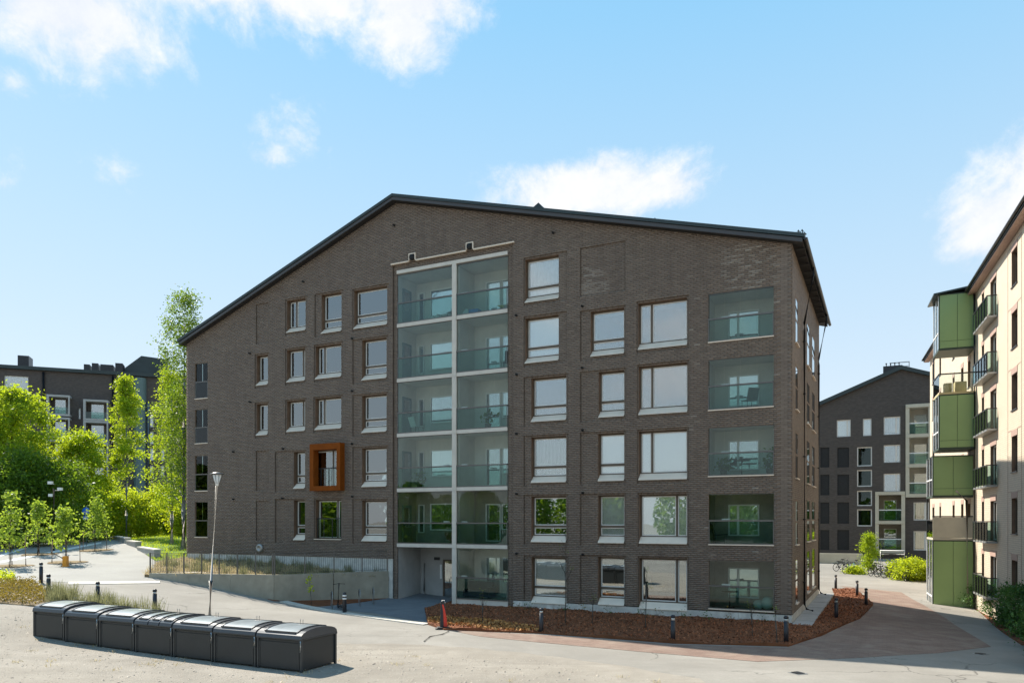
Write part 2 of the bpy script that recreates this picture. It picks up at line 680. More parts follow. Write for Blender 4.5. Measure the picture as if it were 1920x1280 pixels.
M['glass_clear'] = glass_mat('balcony_glass', (.91, .95, .94), .0, 1.40)
M['blind'] = mat('white_blind', (.95, .94, .91), .8, .02)
M['curtain_green'] = mat('green_curtain', (.03, .10, .055), .8, .25, 5)  # green behind the glass paints the reflection of trees
M['curtain_pale'] = mat('pale_curtain', (.50, .52, .50), .8, .1, 4)
M['room'] = mat('dim_room', (.10, .10, .095), .9, .2, .6)  # dark colour stands in for the lack of light indoors
M['ceiling'] = mat('room_ceiling', (.35, .35, .33), .9, .1)
M['corten'] = mat('rust_orange_metal', (.205, .050, .003), .75, .15, 2.0, spec=.15)
M['dark_metal'] = mat('dark_metal', (.035, .035, .038), .4, .15, 3.0, metal=.4)
M['rail_metal'] = mat('grey_rail_metal', (.14, .13, .12), .4, .1, 3.0, metal=.5)
M['galv'] = mat('galvanised_steel', (.36, .36, .35), .45, .12, 4.0, metal=.6)
M['black'] = mat('black_hole', (.012, .012, .012), .8)
M['white'] = mat('white_paint', (.78, .78, .76), .5, .05)
M['pale_brick'] = coursed_mat('cream_brick', (.66, .56, .43), (.47, .40, .31), .29, .10, .05)
M['pale_trim'] = mat('pinkish_lintel', (.44, .30, .245), .7, .1)
M['green_panel'] = mat('green_cladding', (.27, .39, .15), .42, .05, .8)
M['green_edge'] = mat('dark_green_edge', (.03, .05, .03), .5)
M['yellow_panel'] = mat('yellowish_panel', (.55, .44, .22), .6, .15, 1.0)
M['far_brick'] = coursed_mat('charcoal_brick', (.074, .060, .050), (.058, .048, .042), .29, .085, .25)
M['far_brick_brown'] = coursed_mat('dark_brown_brick', (.088, .068, .057), (.06, .05, .045), .29, .085, .25)
M['far_dark'] = mat('blind_panel_brick', (.016, .016, .016), .8, .2)
M['teal_metal'] = mat('teal_cladding', (.10, .155, .15), .5, .12, .4)
M['beige'] = mat('beige_concrete', (.50, .46, .36), .75, .1, 1.0)
M['container'] = mat('charcoal_panel', (.022, .027, .030), .42, .12, 1.5, .05, 90)
M['container_edge'] = mat('container_corner', (.050, .055, .058), .35, .1, 2.0, metal=.3)
M['lid'] = mat('container_lid', (.050, .055, .062), .24, .08, 2.0)
M['lid_window'] = mat('grey_lid_panel', (.27, .30, .31), .25, .15, 2.0)
M['yellow'] = mat('yellow_plastic', (.62, .50, .03), .45)
M['orange'] = mat('orange_paint', (.75, .30, .02), .45)
M['red'] = mat('red_plastic', (.62, .04, .02), .45)
M['blue'] = mat('blue_plastic', (.03, .22, .62), .45)
M['sign_blue'] = mat('sign_blue', (.01, .13, .55), .4, .03)
M['bollard'] = mat('bollard_black', (.022, .021, .026), .45, .15, 5.0)
M['silver'] = mat('brushed_ring', (.62, .62, .60), .3, .05, metal=.7)
M['rubber'] = mat('black_rubber', (.015, .015, .016), .7)
M['teal_bike'] = mat('turquoise_frame', (.10, .42, .42), .35)
M['frame_dark'] = mat('dark_bike_frame', (.03, .035, .05), .35)
M['wicker'] = mat('brown_wicker', (.20, .12, .05), .8, .4, 40)
M['bark'] = mat('grey_bark', (.09, .07, .05), .9, .35, 12, .6, 25)
M['birch'] = mat('birch_bark', (.42, .40, .36), .8, .4, 5, .4, 20)
M['stake'] = mat('wood_stake', (.14, .11, .085), .8, .2, 8)
M['leaf'] = leaf_mat('bright_leaves', (.06, .13, .010), (.27, .37, .015), .5, (.58, .70, .025))
M['leaf_dark'] = leaf_mat('deep_leaves', (.04, .10, .012), (.12, .21, .02), .45, (.28, .42, .02))
M['leaf_birch'] = leaf_mat('birch_leaves', (.035, .085, .015), (.13, .21, .022), .42, (.30, .44, .025))
M['leaf_young'] = leaf_mat('young_leaves', (.08, .16, .025), (.22, .33, .06), .5, (.46, .60, .05))
M['leaf_lime'] = leaf_mat('lime_leaves', (.15, .23, .012), (.32, .40, .02), .55, (.68, .76, .03))
M['leaf_hedge'] = leaf_mat('hedge_leaves', (.025, .075, .018), (.10, .20, .045), .35, (.12, .25, .04))
M['leaf_heath'] = leaf_mat('heath_leaves', (.16, .10, .03), (.30, .24, .045), .35, (.34, .26, .04))
M['grass'] = leaf_mat('lawn_grass', (.12, .20, .012), (.34, .44, .02), .55, (.60, .70, .02))
M['dry'] = leaf_mat('dry_grass', (.36, .27, .13), (.60, .50, .29), .4, (.62, .52, .28))
M['reed'] = leaf_mat('tuft_grass', (.12, .13, .06), (.30, .30, .17), .4, (.34, .34, .16))
M['chip'] = mat('bark_chips', (.25, .094, .040), .85, .3, 9, tone=.75)
M['leaf_litter'] = mat('fallen_leaves', (.42, .20, .06), .8, .3, 9, tone=.6)  # brighter chip colour with the sunlight painted in
M['pebble'] = mat('gravel_stones', (.36, .31, .25), .85, .2, 5, tone=.3)
M['asphalt'] = ground_mat('light_asphalt', ((.275, .255, .222), (.335, .312, .275), (.225, .208, .182)), .5, .35, 22, (3.2, .035, .35), .88, .5, .8)
M['gravel'] = ground_mat('sandy_gravel', ((.315, .28, .232), (.385, .345, .29), (.25, .222, .185)), .8, 1.0, 26, (4.0, .07, .65), .95, .7)
M['paver'] = None
M['paving_dark'] = ground_mat('blue_grey_paving', ((.16, .17, .18), (.21, .22, .23), (.14, .15, .165)), .8, .2, 20)
M['kerb'] = mat('kerb_stone', (.55, .51, .44), .8, .12, 3.0, .2, 30)
M['mulch'] = ground_mat('bark_mulch', ((.19, .070, .030), (.26, .098, .044), (.13, .052, .024)), 2.2, 1.0, 30, None, .95)
M['soil'] = ground_mat('dry_soil', ((.22, .16, .09), (.30, .23, .14), (.16, .11, .06)), 1.5, 1.0, 18, None, .95)
M['lawn'] = ground_mat('lawn_soil', ((.10, .17, .015), (.15, .24, .02), (.09, .13, .015)), 1.5, .8, 30, None, .95)
M['plaza'] = ground_mat('pale_paving', ((.31, .30, .275), (.36, .35, .32), (.26, .25, .23)), .4, .2, 18, None, .85)
M['line'] = mat('white_line', (.70, .70, .68), .7, .12, 4)


def paver_mat():
    m = bpy.data.materials.new('red_pavers')
    m.use_nodes = True
    n = Nodes(m.node_tree)
    out = n.new('ShaderNodeOutputMaterial')
    p = n.new('ShaderNodeBsdfPrincipled')
    n.link(p, 0, out, 0)
    p.inputs['Roughness'].default_value = .85
    p.inputs['Specular IOR Level'].default_value = .25
    t = n.new('ShaderNodeTexCoord')
    mp = n.new('ShaderNodeMapping')
    mp.inputs['Rotation'].default_value = (0, 0, .46)
    n.link(t, 'Object', mp, 0)
    b = n.new('ShaderNodeTexBrick', offset=.5)
    n.link(mp, 0, b, 'Vector')
    b.inputs['Color1'].default_value = (.205, .138, .108, 1)
    b.inputs['Color2'].default_value = (.26, .178, .14, 1)
    b.inputs['Mortar'].default_value = (.165, .125, .10, 1)
    b.inputs['Scale'].default_value = 1.0
    b.inputs['Mortar Size'].default_value = .006
    b.inputs['Brick Width'].default_value = .28
    b.inputs['Row Height'].default_value = .14
    f = n.noise((t, 'Object'), .9, 6.0, .62, .5)
    c = n.mix(n.maprange(f, .46, .66, 0, .75), (b, 0), (.30, .235, .185, 1))
    f = n.noise((t, 'Object'), .35, 5.0, .6, .4)
    c = n.mix(n.maprange(f, .5, .7, 0, .5), c, (.16, .105, .085, 1))
    n.sock(p, 'Base Color', c)
    bp = n.new('ShaderNodeBump')
    bp.inputs['Strength'].default_value = .4
    bp.inputs['Distance'].default_value = .01
    n.sock(bp, 'Height', n.math('ADD', n.math('SUBTRACT', 1.0, (b, 'Fac')), n.noise((t, 'Object'), 30, 4)))
    n.link(bp, 0, p, 'Normal')
    return m


M['paver'] = paver_mat()


# ------------------------------------------------------------------ ground sheets
def tri_region(poly, step):
    """triangulate a polygon with an inner grid; returns (verts2d, faces)"""
    P = np.array([(p[0], p[1]) for p in poly])
    edge = []
    for i in range(len(P)):
        a, b = P[i], P[(i + 1) % len(P)]
        k = max(1, int(np.hypot(*(b - a)) / step))
        for j in range(k):
            edge.append(a + (b - a) * j / k)
    ne = len(edge)
    x0, y0 = P.min(0)
    x1, y1 = P.max(0)
    gx, gy = np.meshgrid(np.arange(x0 + step / 2, x1, step), np.arange(y0 + step / 2, y1, step))
    G = np.c_[gx.ravel(), gy.ravel()]
    E = np.array(edge)
    ins = np.zeros(len(G), bool)
    for i in range(ne):
        a, b = E[i], E[(i + 1) % ne]
        c = (a[1] > G[:, 1]) != (b[1] > G[:, 1])
        if abs(b[1] - a[1]) > 1e-12:
            ins ^= c & (G[:, 0] < (b[0] - a[0]) * (G[:, 1] - a[1]) / (b[1] - a[1]) + a[0])
    G = G[ins]
    keep = np.ones(len(G), bool)
    for i in range(0, len(G), 2000):
        d = np.sqrt(((G[i:i + 2000, None] - E[None]) ** 2).sum(-1)).min(1)
        keep[i:i + 2000] = d > step * .35
    G = G[keep]
    pts = [Vector(p) for p in E] + [Vector(p) for p in G]
    r = delaunay_2d_cdt(pts, [], [list(range(ne))], 1, 1e-5)
    return np.array([tuple(p) for p in r[0]]), [f for f in r[2]]


def sheet(name, poly, m, off, step=.6, kind='structure', label=None, bump=0.0, zf=None, parent=None, rough=0.0):
    if rough:      # ragged outline of loose material
        q = []
        for i in range(len(poly)):
            a, b = Vector((poly[i][0], poly[i][1])), Vector((poly[(i + 1) % len(poly)][0], poly[(i + 1) % len(poly)][1]))
            k = max(1, int((b - a).length / .7))
            q += [a.lerp(b, j / k) + Vector(rng.normal(0, rough, 2)) for j in range(k)]
        poly = q
    V, F = tri_region(poly, step)
    z = (ground_z(V[:, 0], V[:, 1]) if zf is None else zf(V[:, 0], V[:, 1])) + off
    if bump:
        z = z + np.abs(rng.normal(0, bump, len(V)))
    mb = MB()
    mb.sm = True
    mb.add(np.c_[V, z], F)
    cnt = {}
    for f in F:
        for i in range(len(f)):
            e = (f[i], f[(i + 1) % len(f)])
            if (e[1], e[0]) in cnt:
                del cnt[(e[1], e[0])]
            else:
                cnt[e] = 1
    mb.sm = False
    for (a, b) in cnt:      # the edge turns down into the ground
        mb.poly([(V[b][0], V[b][1], z[b]), (V[a][0], V[a][1], z[a]), (V[a][0], V[a][1], z[a] - .2), (V[b][0], V[b][1], z[b] - .2)])
    return tag(mb.build(name, m, parent), label, None, None, kind)


def grid_sheet(xs, ys, drop=0.0):
    X, Y = np.meshgrid(xs, ys)
    Z = ground_z(X.ravel(), Y.ravel()) - drop
    V = np.c_[X.ravel(), Y.ravel(), Z]
    nx, ny = len(xs), len(ys)
    i = np.arange(nx - 1)[None, :] + nx * np.arange(ny - 1)[:, None]
    i = i.ravel()
    return V, np.c_[i, i + 1, i + 1 + nx, i + nx]


xs = np.unique(np.r_[[-1200, -600, -300, -160], np.arange(-110, -44, 4), np.arange(-44, 44, .5), np.arange(44, 110, 4), [160, 300, 600, 1200]])
ys = np.unique(np.r_[[-600, -300, -120], np.arange(-60, 16, 4), np.arange(16, 84, .5), np.arange(84, 130, 4), [180, 300, 600, 1500]])
V, F = grid_sheet(xs, ys)
tag(np_mesh('ground', V, F, M['asphalt'], smooth=True), 'light grey asphalt ground and road', None, None, 'structure')


def PX(*pp):
    return [gpt(*p) for p in pp]

# ------------------------------------------------------------------ main apartment building
A = Plane(-6.32, 41.0, (2813, -1402))
SL, SR = A.s(350), A.s(1485)
RIDGE = A.s(743)
CH, BL, BG = .0867, .285, .012          # brick course, brick length, joint
WALL_L, WALL_M, WALL_R = 15.85, 21.85, 16.25
DEEP = 14.6
PT_L, PT_R = 2.34, .40                  # plinth tops


def snap(z):
    return round(z / CH) * CH


def roof_z(s):
    if s < RIDGE:
        return WALL_L + (WALL_M - WALL_L) * (s - SL) / (RIDGE - SL)
    return WALL_M + (WALL_R - WALL_M) * (s - RIDGE) / (SR - RIDGE)


def rect(l, t, r, b):
    """photo box (top read at its right edge, bottom at its left edge) -> s0, s1, z0, z1 on the facade"""
    return (A.s(l), A.s(r), snap(A.at(l, b)[1]), snap(A.at(r, t)[1]))


def clip_poly(poly, f):
    out = []
    for i in range(len(poly)):
        a, b = poly[i], poly[(i + 1) % len(poly)]
        fa, fb_ = f(a), f(b)
        if fa >= 0:
            out.append(a)
        if (fa >= 0) != (fb_ >= 0):
            k = fa / (fa - fb_)
            out.append((a[0] + (b[0] - a[0]) * k, a[1] + (b[1] - a[1]) * k))
    return out


def wall_face(mb, s0, s1, z0, z1, holes, t, gable=False):
    S = sorted({s0, s1} | {q for h in holes for q in h[:2] if s0 < q < s1} | ({RIDGE} if gable else set()))
    Z = sorted({z0, z1} | {q for h in holes for q in h[2:4] if z0 < q < z1})
    for i in range(len(S) - 1):
        for j in range(len(Z) - 1):
            cs, cz = (S[i] + S[i + 1]) / 2, (Z[j] + Z[j + 1]) / 2
            if any(h[0] < cs < h[1] and h[2] < cz < h[3] for h in holes):
                continue
            q = [(S[i], Z[j]), (S[i + 1], Z[j]), (S[i + 1], Z[j + 1]), (S[i], Z[j + 1])]
            if gable:
                ka, kb = (roof_z(S[i + 1]) - roof_z(S[i])) / (S[i + 1] - S[i]), roof_z(S[i])
                q = clip_poly(q, lambda p: kb + ka * (p[0] - S[i]) - p[1])
            if len(q) > 2:
                mb.poly([(a, t, b) for a, b in q])


def reveal(mb, h, t0, t1):
    s0, s1, z0, z1 = h[:4]
    mb.poly([(s0, t0, z0), (s0, t0, z1), (s0, t1, z1), (s0, t1, z0)])
    mb.poly([(s1, t0, z1), (s1, t0, z0), (s1, t1, z0), (s1, t1, z1)])
    mb.poly([(s0, t0, z1), (s1, t0, z1), (s1, t1, z1), (s0, t1, z1)])
    mb.poly([(s1, t0, z0), (s0, t0, z0), (s0, t1, z0), (s1, t1, z0)])


def brick_rows(s0, s1, z0, z1, holes, gable=False):
    out = []
    k0, k1 = int(math.ceil(z0 / CH - 1e-6)), int(math.floor(z1 / CH + 1e-6))
    for k in range(k0, k1):
        za, zb = k * CH + BG * .5, (k + 1) * CH - BG * .5
        zm = (za + zb) / 2
        a, b = s0, s1
        if gable:
            if zb > WALL_L:
                a = max(a, SL + (zb - WALL_L) / (WALL_M - WALL_L) * (RIDGE - SL))
            if zb > WALL_R:
                b = min(b, SR - (zb - WALL_R) / (WALL_M - WALL_R) * (SR - RIDGE))
        iv = [(a, b)]
        for h in holes:
            if h[2] < zm < h[3]:
                nv = []
                for (p, q) in iv:
                    if h[1] <= p or h[0] >= q:
                        nv.append((p, q))
                    else:
                        if h[0] > p:
                            nv.append((p, h[0]))
                        if h[1] < q:
                            nv.append((h[1], q))
                iv = nv
        off = (k % 2) * (BL + BG) / 2
        for (p, q) in iv:
            x = math.floor((p - s0 - off) / (BL + BG)) * (BL + BG) + s0 + off
            while x < q:
                u, v = max(p, x), min(q, x + BL)
                if v - u > .03:
                    out.append((u, v, za, zb))
                x += BL + BG
    return np.array(out) if out else np.zeros((0, 4))


def brick_mesh(name, B, t, tones, parent, proud=.011):
    """all bricks of one wall face, each proud of its mortar bed"""
    n = len(B)
    s0, s1, z0, z1 = B.T
    y = t - proud - np.abs(rng.normal(0, .002, n))
    yb = np.full(n, t + .004)
    V = np.stack([np.c_[s0, y, z0], np.c_[s1, y, z0], np.c_[s1, y, z1], np.c_[s0, y, z1],
                  np.c_[s0, yb, z0], np.c_[s1, yb, z0], np.c_[s1, yb, z1], np.c_[s0, yb, z1]], 1).reshape(-1, 3)
    base = np.array([(0, 1, 2, 3), (4, 5, 1, 0), (3, 2, 6, 7), (4, 0, 3, 7), (1, 5, 6, 2)])
    F = (np.arange(n)[:, None, None] * 8 + base[None]).reshape(-1, 4)
    o = np_mesh(name, V, F, M['brick'], np.repeat(tones, 5), parent)
    return tag(o, kind='stuff')


def tones_for(B, stain=None):
    n = len(B)
    tn = np.clip(rng.normal(.45, .20, n), 0, .86)
    c = np.c_[(B[:, 0] + B[:, 1]) / 2, (B[:, 2] + B[:, 3]) / 2]
    if stain is not None:
        for (a, b, lo, hi, pr) in stain:
            w = (c[:, 0] > a) & (c[:, 0] < b) & (c[:, 1] > lo) & (c[:, 1] < hi) & (rng.random(n) < pr)
            tn[w] = .89 + .06 * rng.random(w.sum())
    return tn


house = empty('apartment_building', (A.o.x, A.o.y, 0), A.rz,
              'wide dark brown brick gabled apartment building with glazed balconies and one rust orange window frame', 'building')

# openings ---------------------------------------------------------------
WIN = []   # (rect, style, fill, panel left px or None)


def win(l, t, r, b, style, fill='dark', pl=None, pr=4, panel=True):
    WIN.append(dict(r=rect(l, t, r, b), style=style, fill=fill, panel=panel,
                    ps=(A.s(pl if pl else l - 2), A.s(r + pr))))


win(537, 558, 572, 624.5, 'V', 'pale')
win(602, 547.5, 639.5, 625, 'T', 'dark', 590)
win(663, 534, 725, 615.5, 'T', 'dark')
win(480, 664.5, 501.3, 724, 'S', 'pale')
win(537, 653, 571, 717, 'VR', 'dark')
win(590.7, 644, 639, 711, 'V', 'dark')
win(678, 632.6, 724, 712.6, 'T', 'blind', 661)
win(480, 756.4, 501, 815, 'S', 'blind')
win(537, 749.5, 571, 810, 'VR', 'blind')
win(590, 743.5, 639, 806, 'V', 'blind')
win(678, 736.6, 724, 812.3, 'T', 'green', 661)
win(550, 845.5, 571, 915.5, 'T', 'dark', 516)
win(678, 837.8, 724, 913.5, 'TB', 'green', 661)
win(550, 938, 571, 1011, 'T', 'pale', 516)
win(678, 936.6, 724, 1012.8, 'T', 'blind', 661)
win(984, 475.6, 1047, 568, 'TB', 'pale', None, 16)
win(984, 590, 1047, 680, 'T', 'blind', None, 16)
win(995.5, 702, 1061, 791, 'T', 'dark', 982)
win(995.5, 817.5, 1061, 904, 'T', 'green', 982)
win(995.5, 929.7, 1061, 1016, 'T', 'dark', 982)
win(996, 1045, 1061, 1128, 'T', 'blind', 982)
win(1107, 575, 1169.6, 667, 'T', 'dark', 1088)
win(1122, 693.7, 1170, 783, 'T', 'dark', 1088)
win(1121, 809, 1170, 900, 'T', 'blind', 1088)
win(1121, 927, 1170, 1018, 'T', 'blind', 1088)
win(1121, 1045, 1170, 1133, 'T', 'dark', 1088)
win(1196, 556, 1288, 657.5, 'V', 'dark')
win(1197, 679.7, 1288.5, 777.5, 'V', 'dark')
win(1197, 803.4, 1288, 898, 'V', 'blind')
win(1198, 926, 1288, 1019, 'VR', 'blind')
win(1198, 1048, 1288, 1140, 'VR', 'dark')
FRENCH = [dict(r=rect(590.7, 937.5, 639, 1009)), dict(r=rect(588.5, 843, 634, 914))]
BLIND_PANELS = [rect(480, 566, 504, 645), rect(480, 845, 504, 919), rect(480, 937.5, 504, 1012), rect(1088, 451, 1173, 555)]
LEFT_GLASS = [rect(366, 680, 389.5, 747), rect(366, 767, 389.5, 832), rect(366, 854, 389.5, 920), rect(366, 941, 389.5, 1006)]
LOGGIA = [rect(1328, 534.4, 1450.6, 643), rect(1328, 663.6, 1450.6, 767.5), rect(1328, 793.7, 1451, 893.5),
          rect(1329, 922, 1451, 1019.6), rect(1329, 1050, 1451.5, 1141)]
BAY = (A.s(744), A.s(952), 0.0, snap(A.at(744, 508)[1]))
BAYP = (A.s(736.5), A.s(962), 0.0, snap(A.at(736, 497)[1]))

for w in WIN:
    s0, s1, z0, z1 = w['r']
    w['p'] = (w['ps'][0], w['ps'][1], z0 - 2 * CH, z1 + CH)
for w in FRENCH:
    s0, s1, z0, z1 = w['r']
    w['p'] = (s0 - .06, s1 + .1, z0 - CH, z1 + CH)

holes = [w['p'] for w in WIN] + [FRENCH[0]['p'], FRENCH[1]['r']] + BLIND_PANELS + LEFT_GLASS + LOGGIA + [BAYP, (SL - 1, BAYP[0], -1, snap(PT_L))]
TP = .05      # depth of the recessed brick panels
TW = .30      # depth of the window line
mb = MB()
wall_face(mb, SL, SR, snap(PT_R), 23, holes, 0.0, True)
# side and rear walls, gable of the rear
mb.poly([(SR, 0, PT_R), (SR, DEEP, PT_R), (SR, DEEP, WALL_R), (SR, 0, WALL_R)])
mb.poly([(SL, DEEP, 0), (SL, 0, 0), (SL, 0, WALL_L), (SL, DEEP, WALL_L)])
mb.poly([(SR, DEEP, 0), (SL, DEEP, 0), (SL, DEEP, WALL_L), (RIDGE, DEEP, WALL_M), (SR, DEEP, WALL_R)])
for w in WIN:
    reveal(mb, w['p'], 0, TP)
    wall_face(mb, w['p'][0], w['p'][1], w['p'][2], w['p'][3], [w['r']], TP)
reveal(mb, FRENCH[0]['p'], 0, TP)
wall_face(mb, *FRENCH[0]['p'], [FRENCH[0]['r']], TP)
for p in BLIND_PANELS:
    reveal(mb, p, 0, TP)
    wall_face(mb, *p, [], TP)
reveal(mb, BAYP, 0, TP + .03)
wall_face(mb, BAYP[0], BAYP[1], BAYP[2], BAYP[3], [BAY], TP + .03)
mb.m = 1
for w in WIN:
    reveal(mb, w['r'], TP, TW + .12)
for w in FRENCH:
    reveal(mb, w['r'], 0 if w is FRENCH[1] else TP, TW + .12)
for h in LEFT_GLASS + LOGGIA:
    reveal(mb, h, 0, .30)
wall = mb.build('wall', [M['mortar'], M['reveal']], house)

stain_panel = BLIND_PANELS[3]
pa, pb, pc, pd = stain_panel
STAIN = [(SR - 2.9, SR - .25, 14.6, 16.6, .34), (SR - 3.6, SR - .3, 13.6, 14.7, .10), (SR - 3.4, SR - .2, 10.6, 11.1, .14),
         (SR - 4.4, SR - 4.0, 5, 16, .05), (SR - 3.8, SR - .1, 1, 8, .012)]
B = brick_rows(SL, SR, snap(PT_R), 22.5, holes, True)
# the 300 that show largest, at the foot of the right hand corner pier, are separate bricks
full = (np.abs(B[:, 1] - B[:, 0] - BL) < 1e-4) & (B[:, 0] > LOGGIA[4][1] - .02)
idx = np.nonzero(full)[0]
idx = idx[np.argsort(B[idx, 2])][:300]
single = B[idx]
rest = np.delete(B, idx, 0)
brick_mesh('facade_bricks', rest, 0.0, tones_for(rest, STAIN), wall)
protos = []
for k in range(6):
    q = MB()
    q.cur = [.15, .3, .42, .5, .62, .8][k]
    q.add([(0, -.012, 0), (BL, -.012, 0), (BL, -.012, CH - BG), (0, -.012, CH - BG), (0, .004, 0), (BL, .004, 0), (BL, .004, CH - BG), (0, .004, CH - BG)],
          [(0, 1, 2, 3), (4, 5, 1, 0), (3, 2, 6, 7), (4, 0, 3, 7), (1, 5, 6, 2)])
    protos.append(q.mesh('brick', M['brick']))
for (s0, s1, z0, z1) in single:
    o = link(bpy.data.objects.new('brick', protos[int(rng.integers(6))]))
    o.location = (s0, -abs(rng.normal(0, .002)), z0)
    o.parent = wall
PB = [brick_rows(*w['p'], [w['r']]) for w in WIN] + [brick_rows(*FRENCH[0]['p'], [FRENCH[0]['r']])] + [brick_rows(*p, []) for p in BLIND_PANELS]
PB = np.concatenate(PB)
ST2 = [(pa + .05, pa + (pb - pa) * .6, pc + .05, pc + (pd - pc) * .27, .8), (pa + (pb - pa) * .12, pa + (pb - pa) * .58, pc + (pd - pc) * .38, pc + (pd - pc) * .6, .6),
       (pa + (pb - pa) * .12, pa + (pb - pa) * .5, pc + (pd - pc) * .27, pc + (pd - pc) * .38, .3)]
brick_mesh('panel_bricks', PB, TP, tones_for(PB, ST2), wall, .009)
q = brick_rows(*BAYP, [BAY])
brick_mesh('bay_bricks', q, TP + .03, tones_for(q), wall)

# right hand side wall with its own bricks and tall windows
SIDEWIN = []
for k in range(5):
    zf = 3.0 * k + (.75 if k == 0 else .35)
    for (t0, t1) in ((1.2, 2.3), (6.6, 8.2), (9.6, 11.4)):
        SIDEWIN.append((t0, t1, snap(zf), snap(zf + (2.05 if t0 < 2 else 2.2))))
SB = brick_rows(0, DEEP, snap(PT_R), WALL_R, SIDEWIN)
so = brick_mesh('side_bricks', SB, 0, tones_for(SB), wall)
so.location = (SR + .001, 0, 0)
so.rotation_euler = (0, 0, math.pi / 2)

# plinth ------------------------------------------------------------------
mb = MB()
mb.box((SL + .012, .015, -1.0), (BAYP[0], .3, PT_L))
mb.build('plinth', M['plinth'], house)
mb = MB()
for i in range(6):
    a = BAYP[1] + (SR - BAYP[1]) * i / 6
    b = BAYP[1] + (SR - BAYP[1]) * (i + 1) / 6 - .012
    mb = MB()
    mb.box((a, .006 + .003 * (i % 2), -.6), (b, .3, PT_R))
    mb.build('plinth_panel', M['plinth'], house)
mb = MB()
mb.box((SR - .3, .31, -.6), (SR - .006, DEEP, PT_R))
mb.build('side_plinth', M['plinth'], house)
for i in range(11):
    mb = MB()
    mb.box((SR + .02, -.25 + i * 1.36, -.1), (SR + .82, -.25 + i * 1.36 + 1.34, .07 + .01 * (i % 2)))
    mb.build('drip_slab', M['concrete'], house)

# roof --------------------------------------------------------------------
OV, TH = .42, .15
kl, kr = (WALL_M - WALL_L) / (RIDGE - SL), (WALL_M - WALL_R) / (SR - RIDGE)
for side in (0, 1):
    e = SL - .38 if side == 0 else SR + .55
    ze = roof_z(SL) - kl * .38 if side == 0 else roof_z(SR) - kr * .55
    mb = MB()
    lo, mid, hi = .03, .20, .36
    pl = [(e, ze + mid), (RIDGE, WALL_M + mid), (RIDGE, WALL_M + hi), (e, ze + hi)]
    mb.prism(pl if side == 0 else pl[::-1], 1, -OV, DEEP + .6)
    roof = mb.build('roof', M['roof'], house)
    mb = MB()
    g = .1 if side == 0 else -.1
    pl = [(e + g, ze + lo), (RIDGE, WALL_M + lo), (RIDGE, WALL_M + mid - .002), (e + g, ze + mid - .002)]
    mb.prism(pl if side == 0 else pl[::-1], 1, -OV + .05, -OV + .13)
    mb.build('fascia', M['fascia'], roof)
    mb = MB()
    pl = [(e + g, ze + lo + .004), (RIDGE, WALL_M + lo + .004), (RIDGE, WALL_M + mid - .004), (e + g, ze + mid - .004)]
    mb.prism(pl if side == 0 else pl[::-1], 1, -OV + .132, DEEP + .5)
    mb.build('soffit', M['soffit'], roof)
    if side == 1:
        mb = MB()
        n = 8
        prof = [(e + .02 + .085 * math.cos(a), ze + .17 + .085 * math.sin(a)) for a in np.linspace(-math.pi, 0, n)]
        prof += [(e + .08, ze + .17), (e - .04, ze + .17)][:0]
        mb.prism(prof, 1, -OV, DEEP + .6)
        mb.build('gutter', M['dark_metal'], roof)
        for t in np.arange(.4, DEEP, 1.1):
            mb = MB()
            mb.box((e - .45, t, ze - .02), (e - .06, t + .10, ze + .028))
            mb.build('rafter_end', M['soffit'], roof)
        GUT = (e + .02, ze)
# roof hatch, snow guard brackets seen over the verge
hs_, hz_ = A.s(1003), roof_z(A.s(1003)) + .36
mb = MB()
mb.prism([(hs_ - .75, hz_ - .1), (hs_ + .75, hz_ - .3), (hs_ + .1, hz_ + .42)], 1, .2, 1.6)
mb.build('roof_hatch', M['roof'], house)
for px in (1228, 1497, 1504):
    a, z = A.s(px), roof_z(min(A.s(px), SR)) + .36
    mb = MB()
    mb.tube([(a - .16, 0, z - .05), (a, 0, z + .16), (a + .16, 0, z - .08)], .03, 6)
    mb.tube([(a, 0, z + .12), (a, 12, z + .12)], .02, 6)
    mb.build('snow_guard', M['roof'], house)

# windows -----------------------------------------------------------------
FILL = {'blind': M['blind'], 'green': M['curtain_green'], 'pale': M['curtain_pale'], 'teal': M['curtain_pale'], 'dark': None}


def ring(mb, s0, s1, z0, z1, w, t0, t1):
    mb.box((s0, t0, z0), (s1, t1, z0 + w))
    mb.box((s0, t0, z1 - w), (s1, t1, z1))
    mb.box((s0, t0, z0 + w), (s0 + w, t1, z1 - w))
    mb.box((s1 - w, t0, z0 + w), (s1, t1, z1 - w))


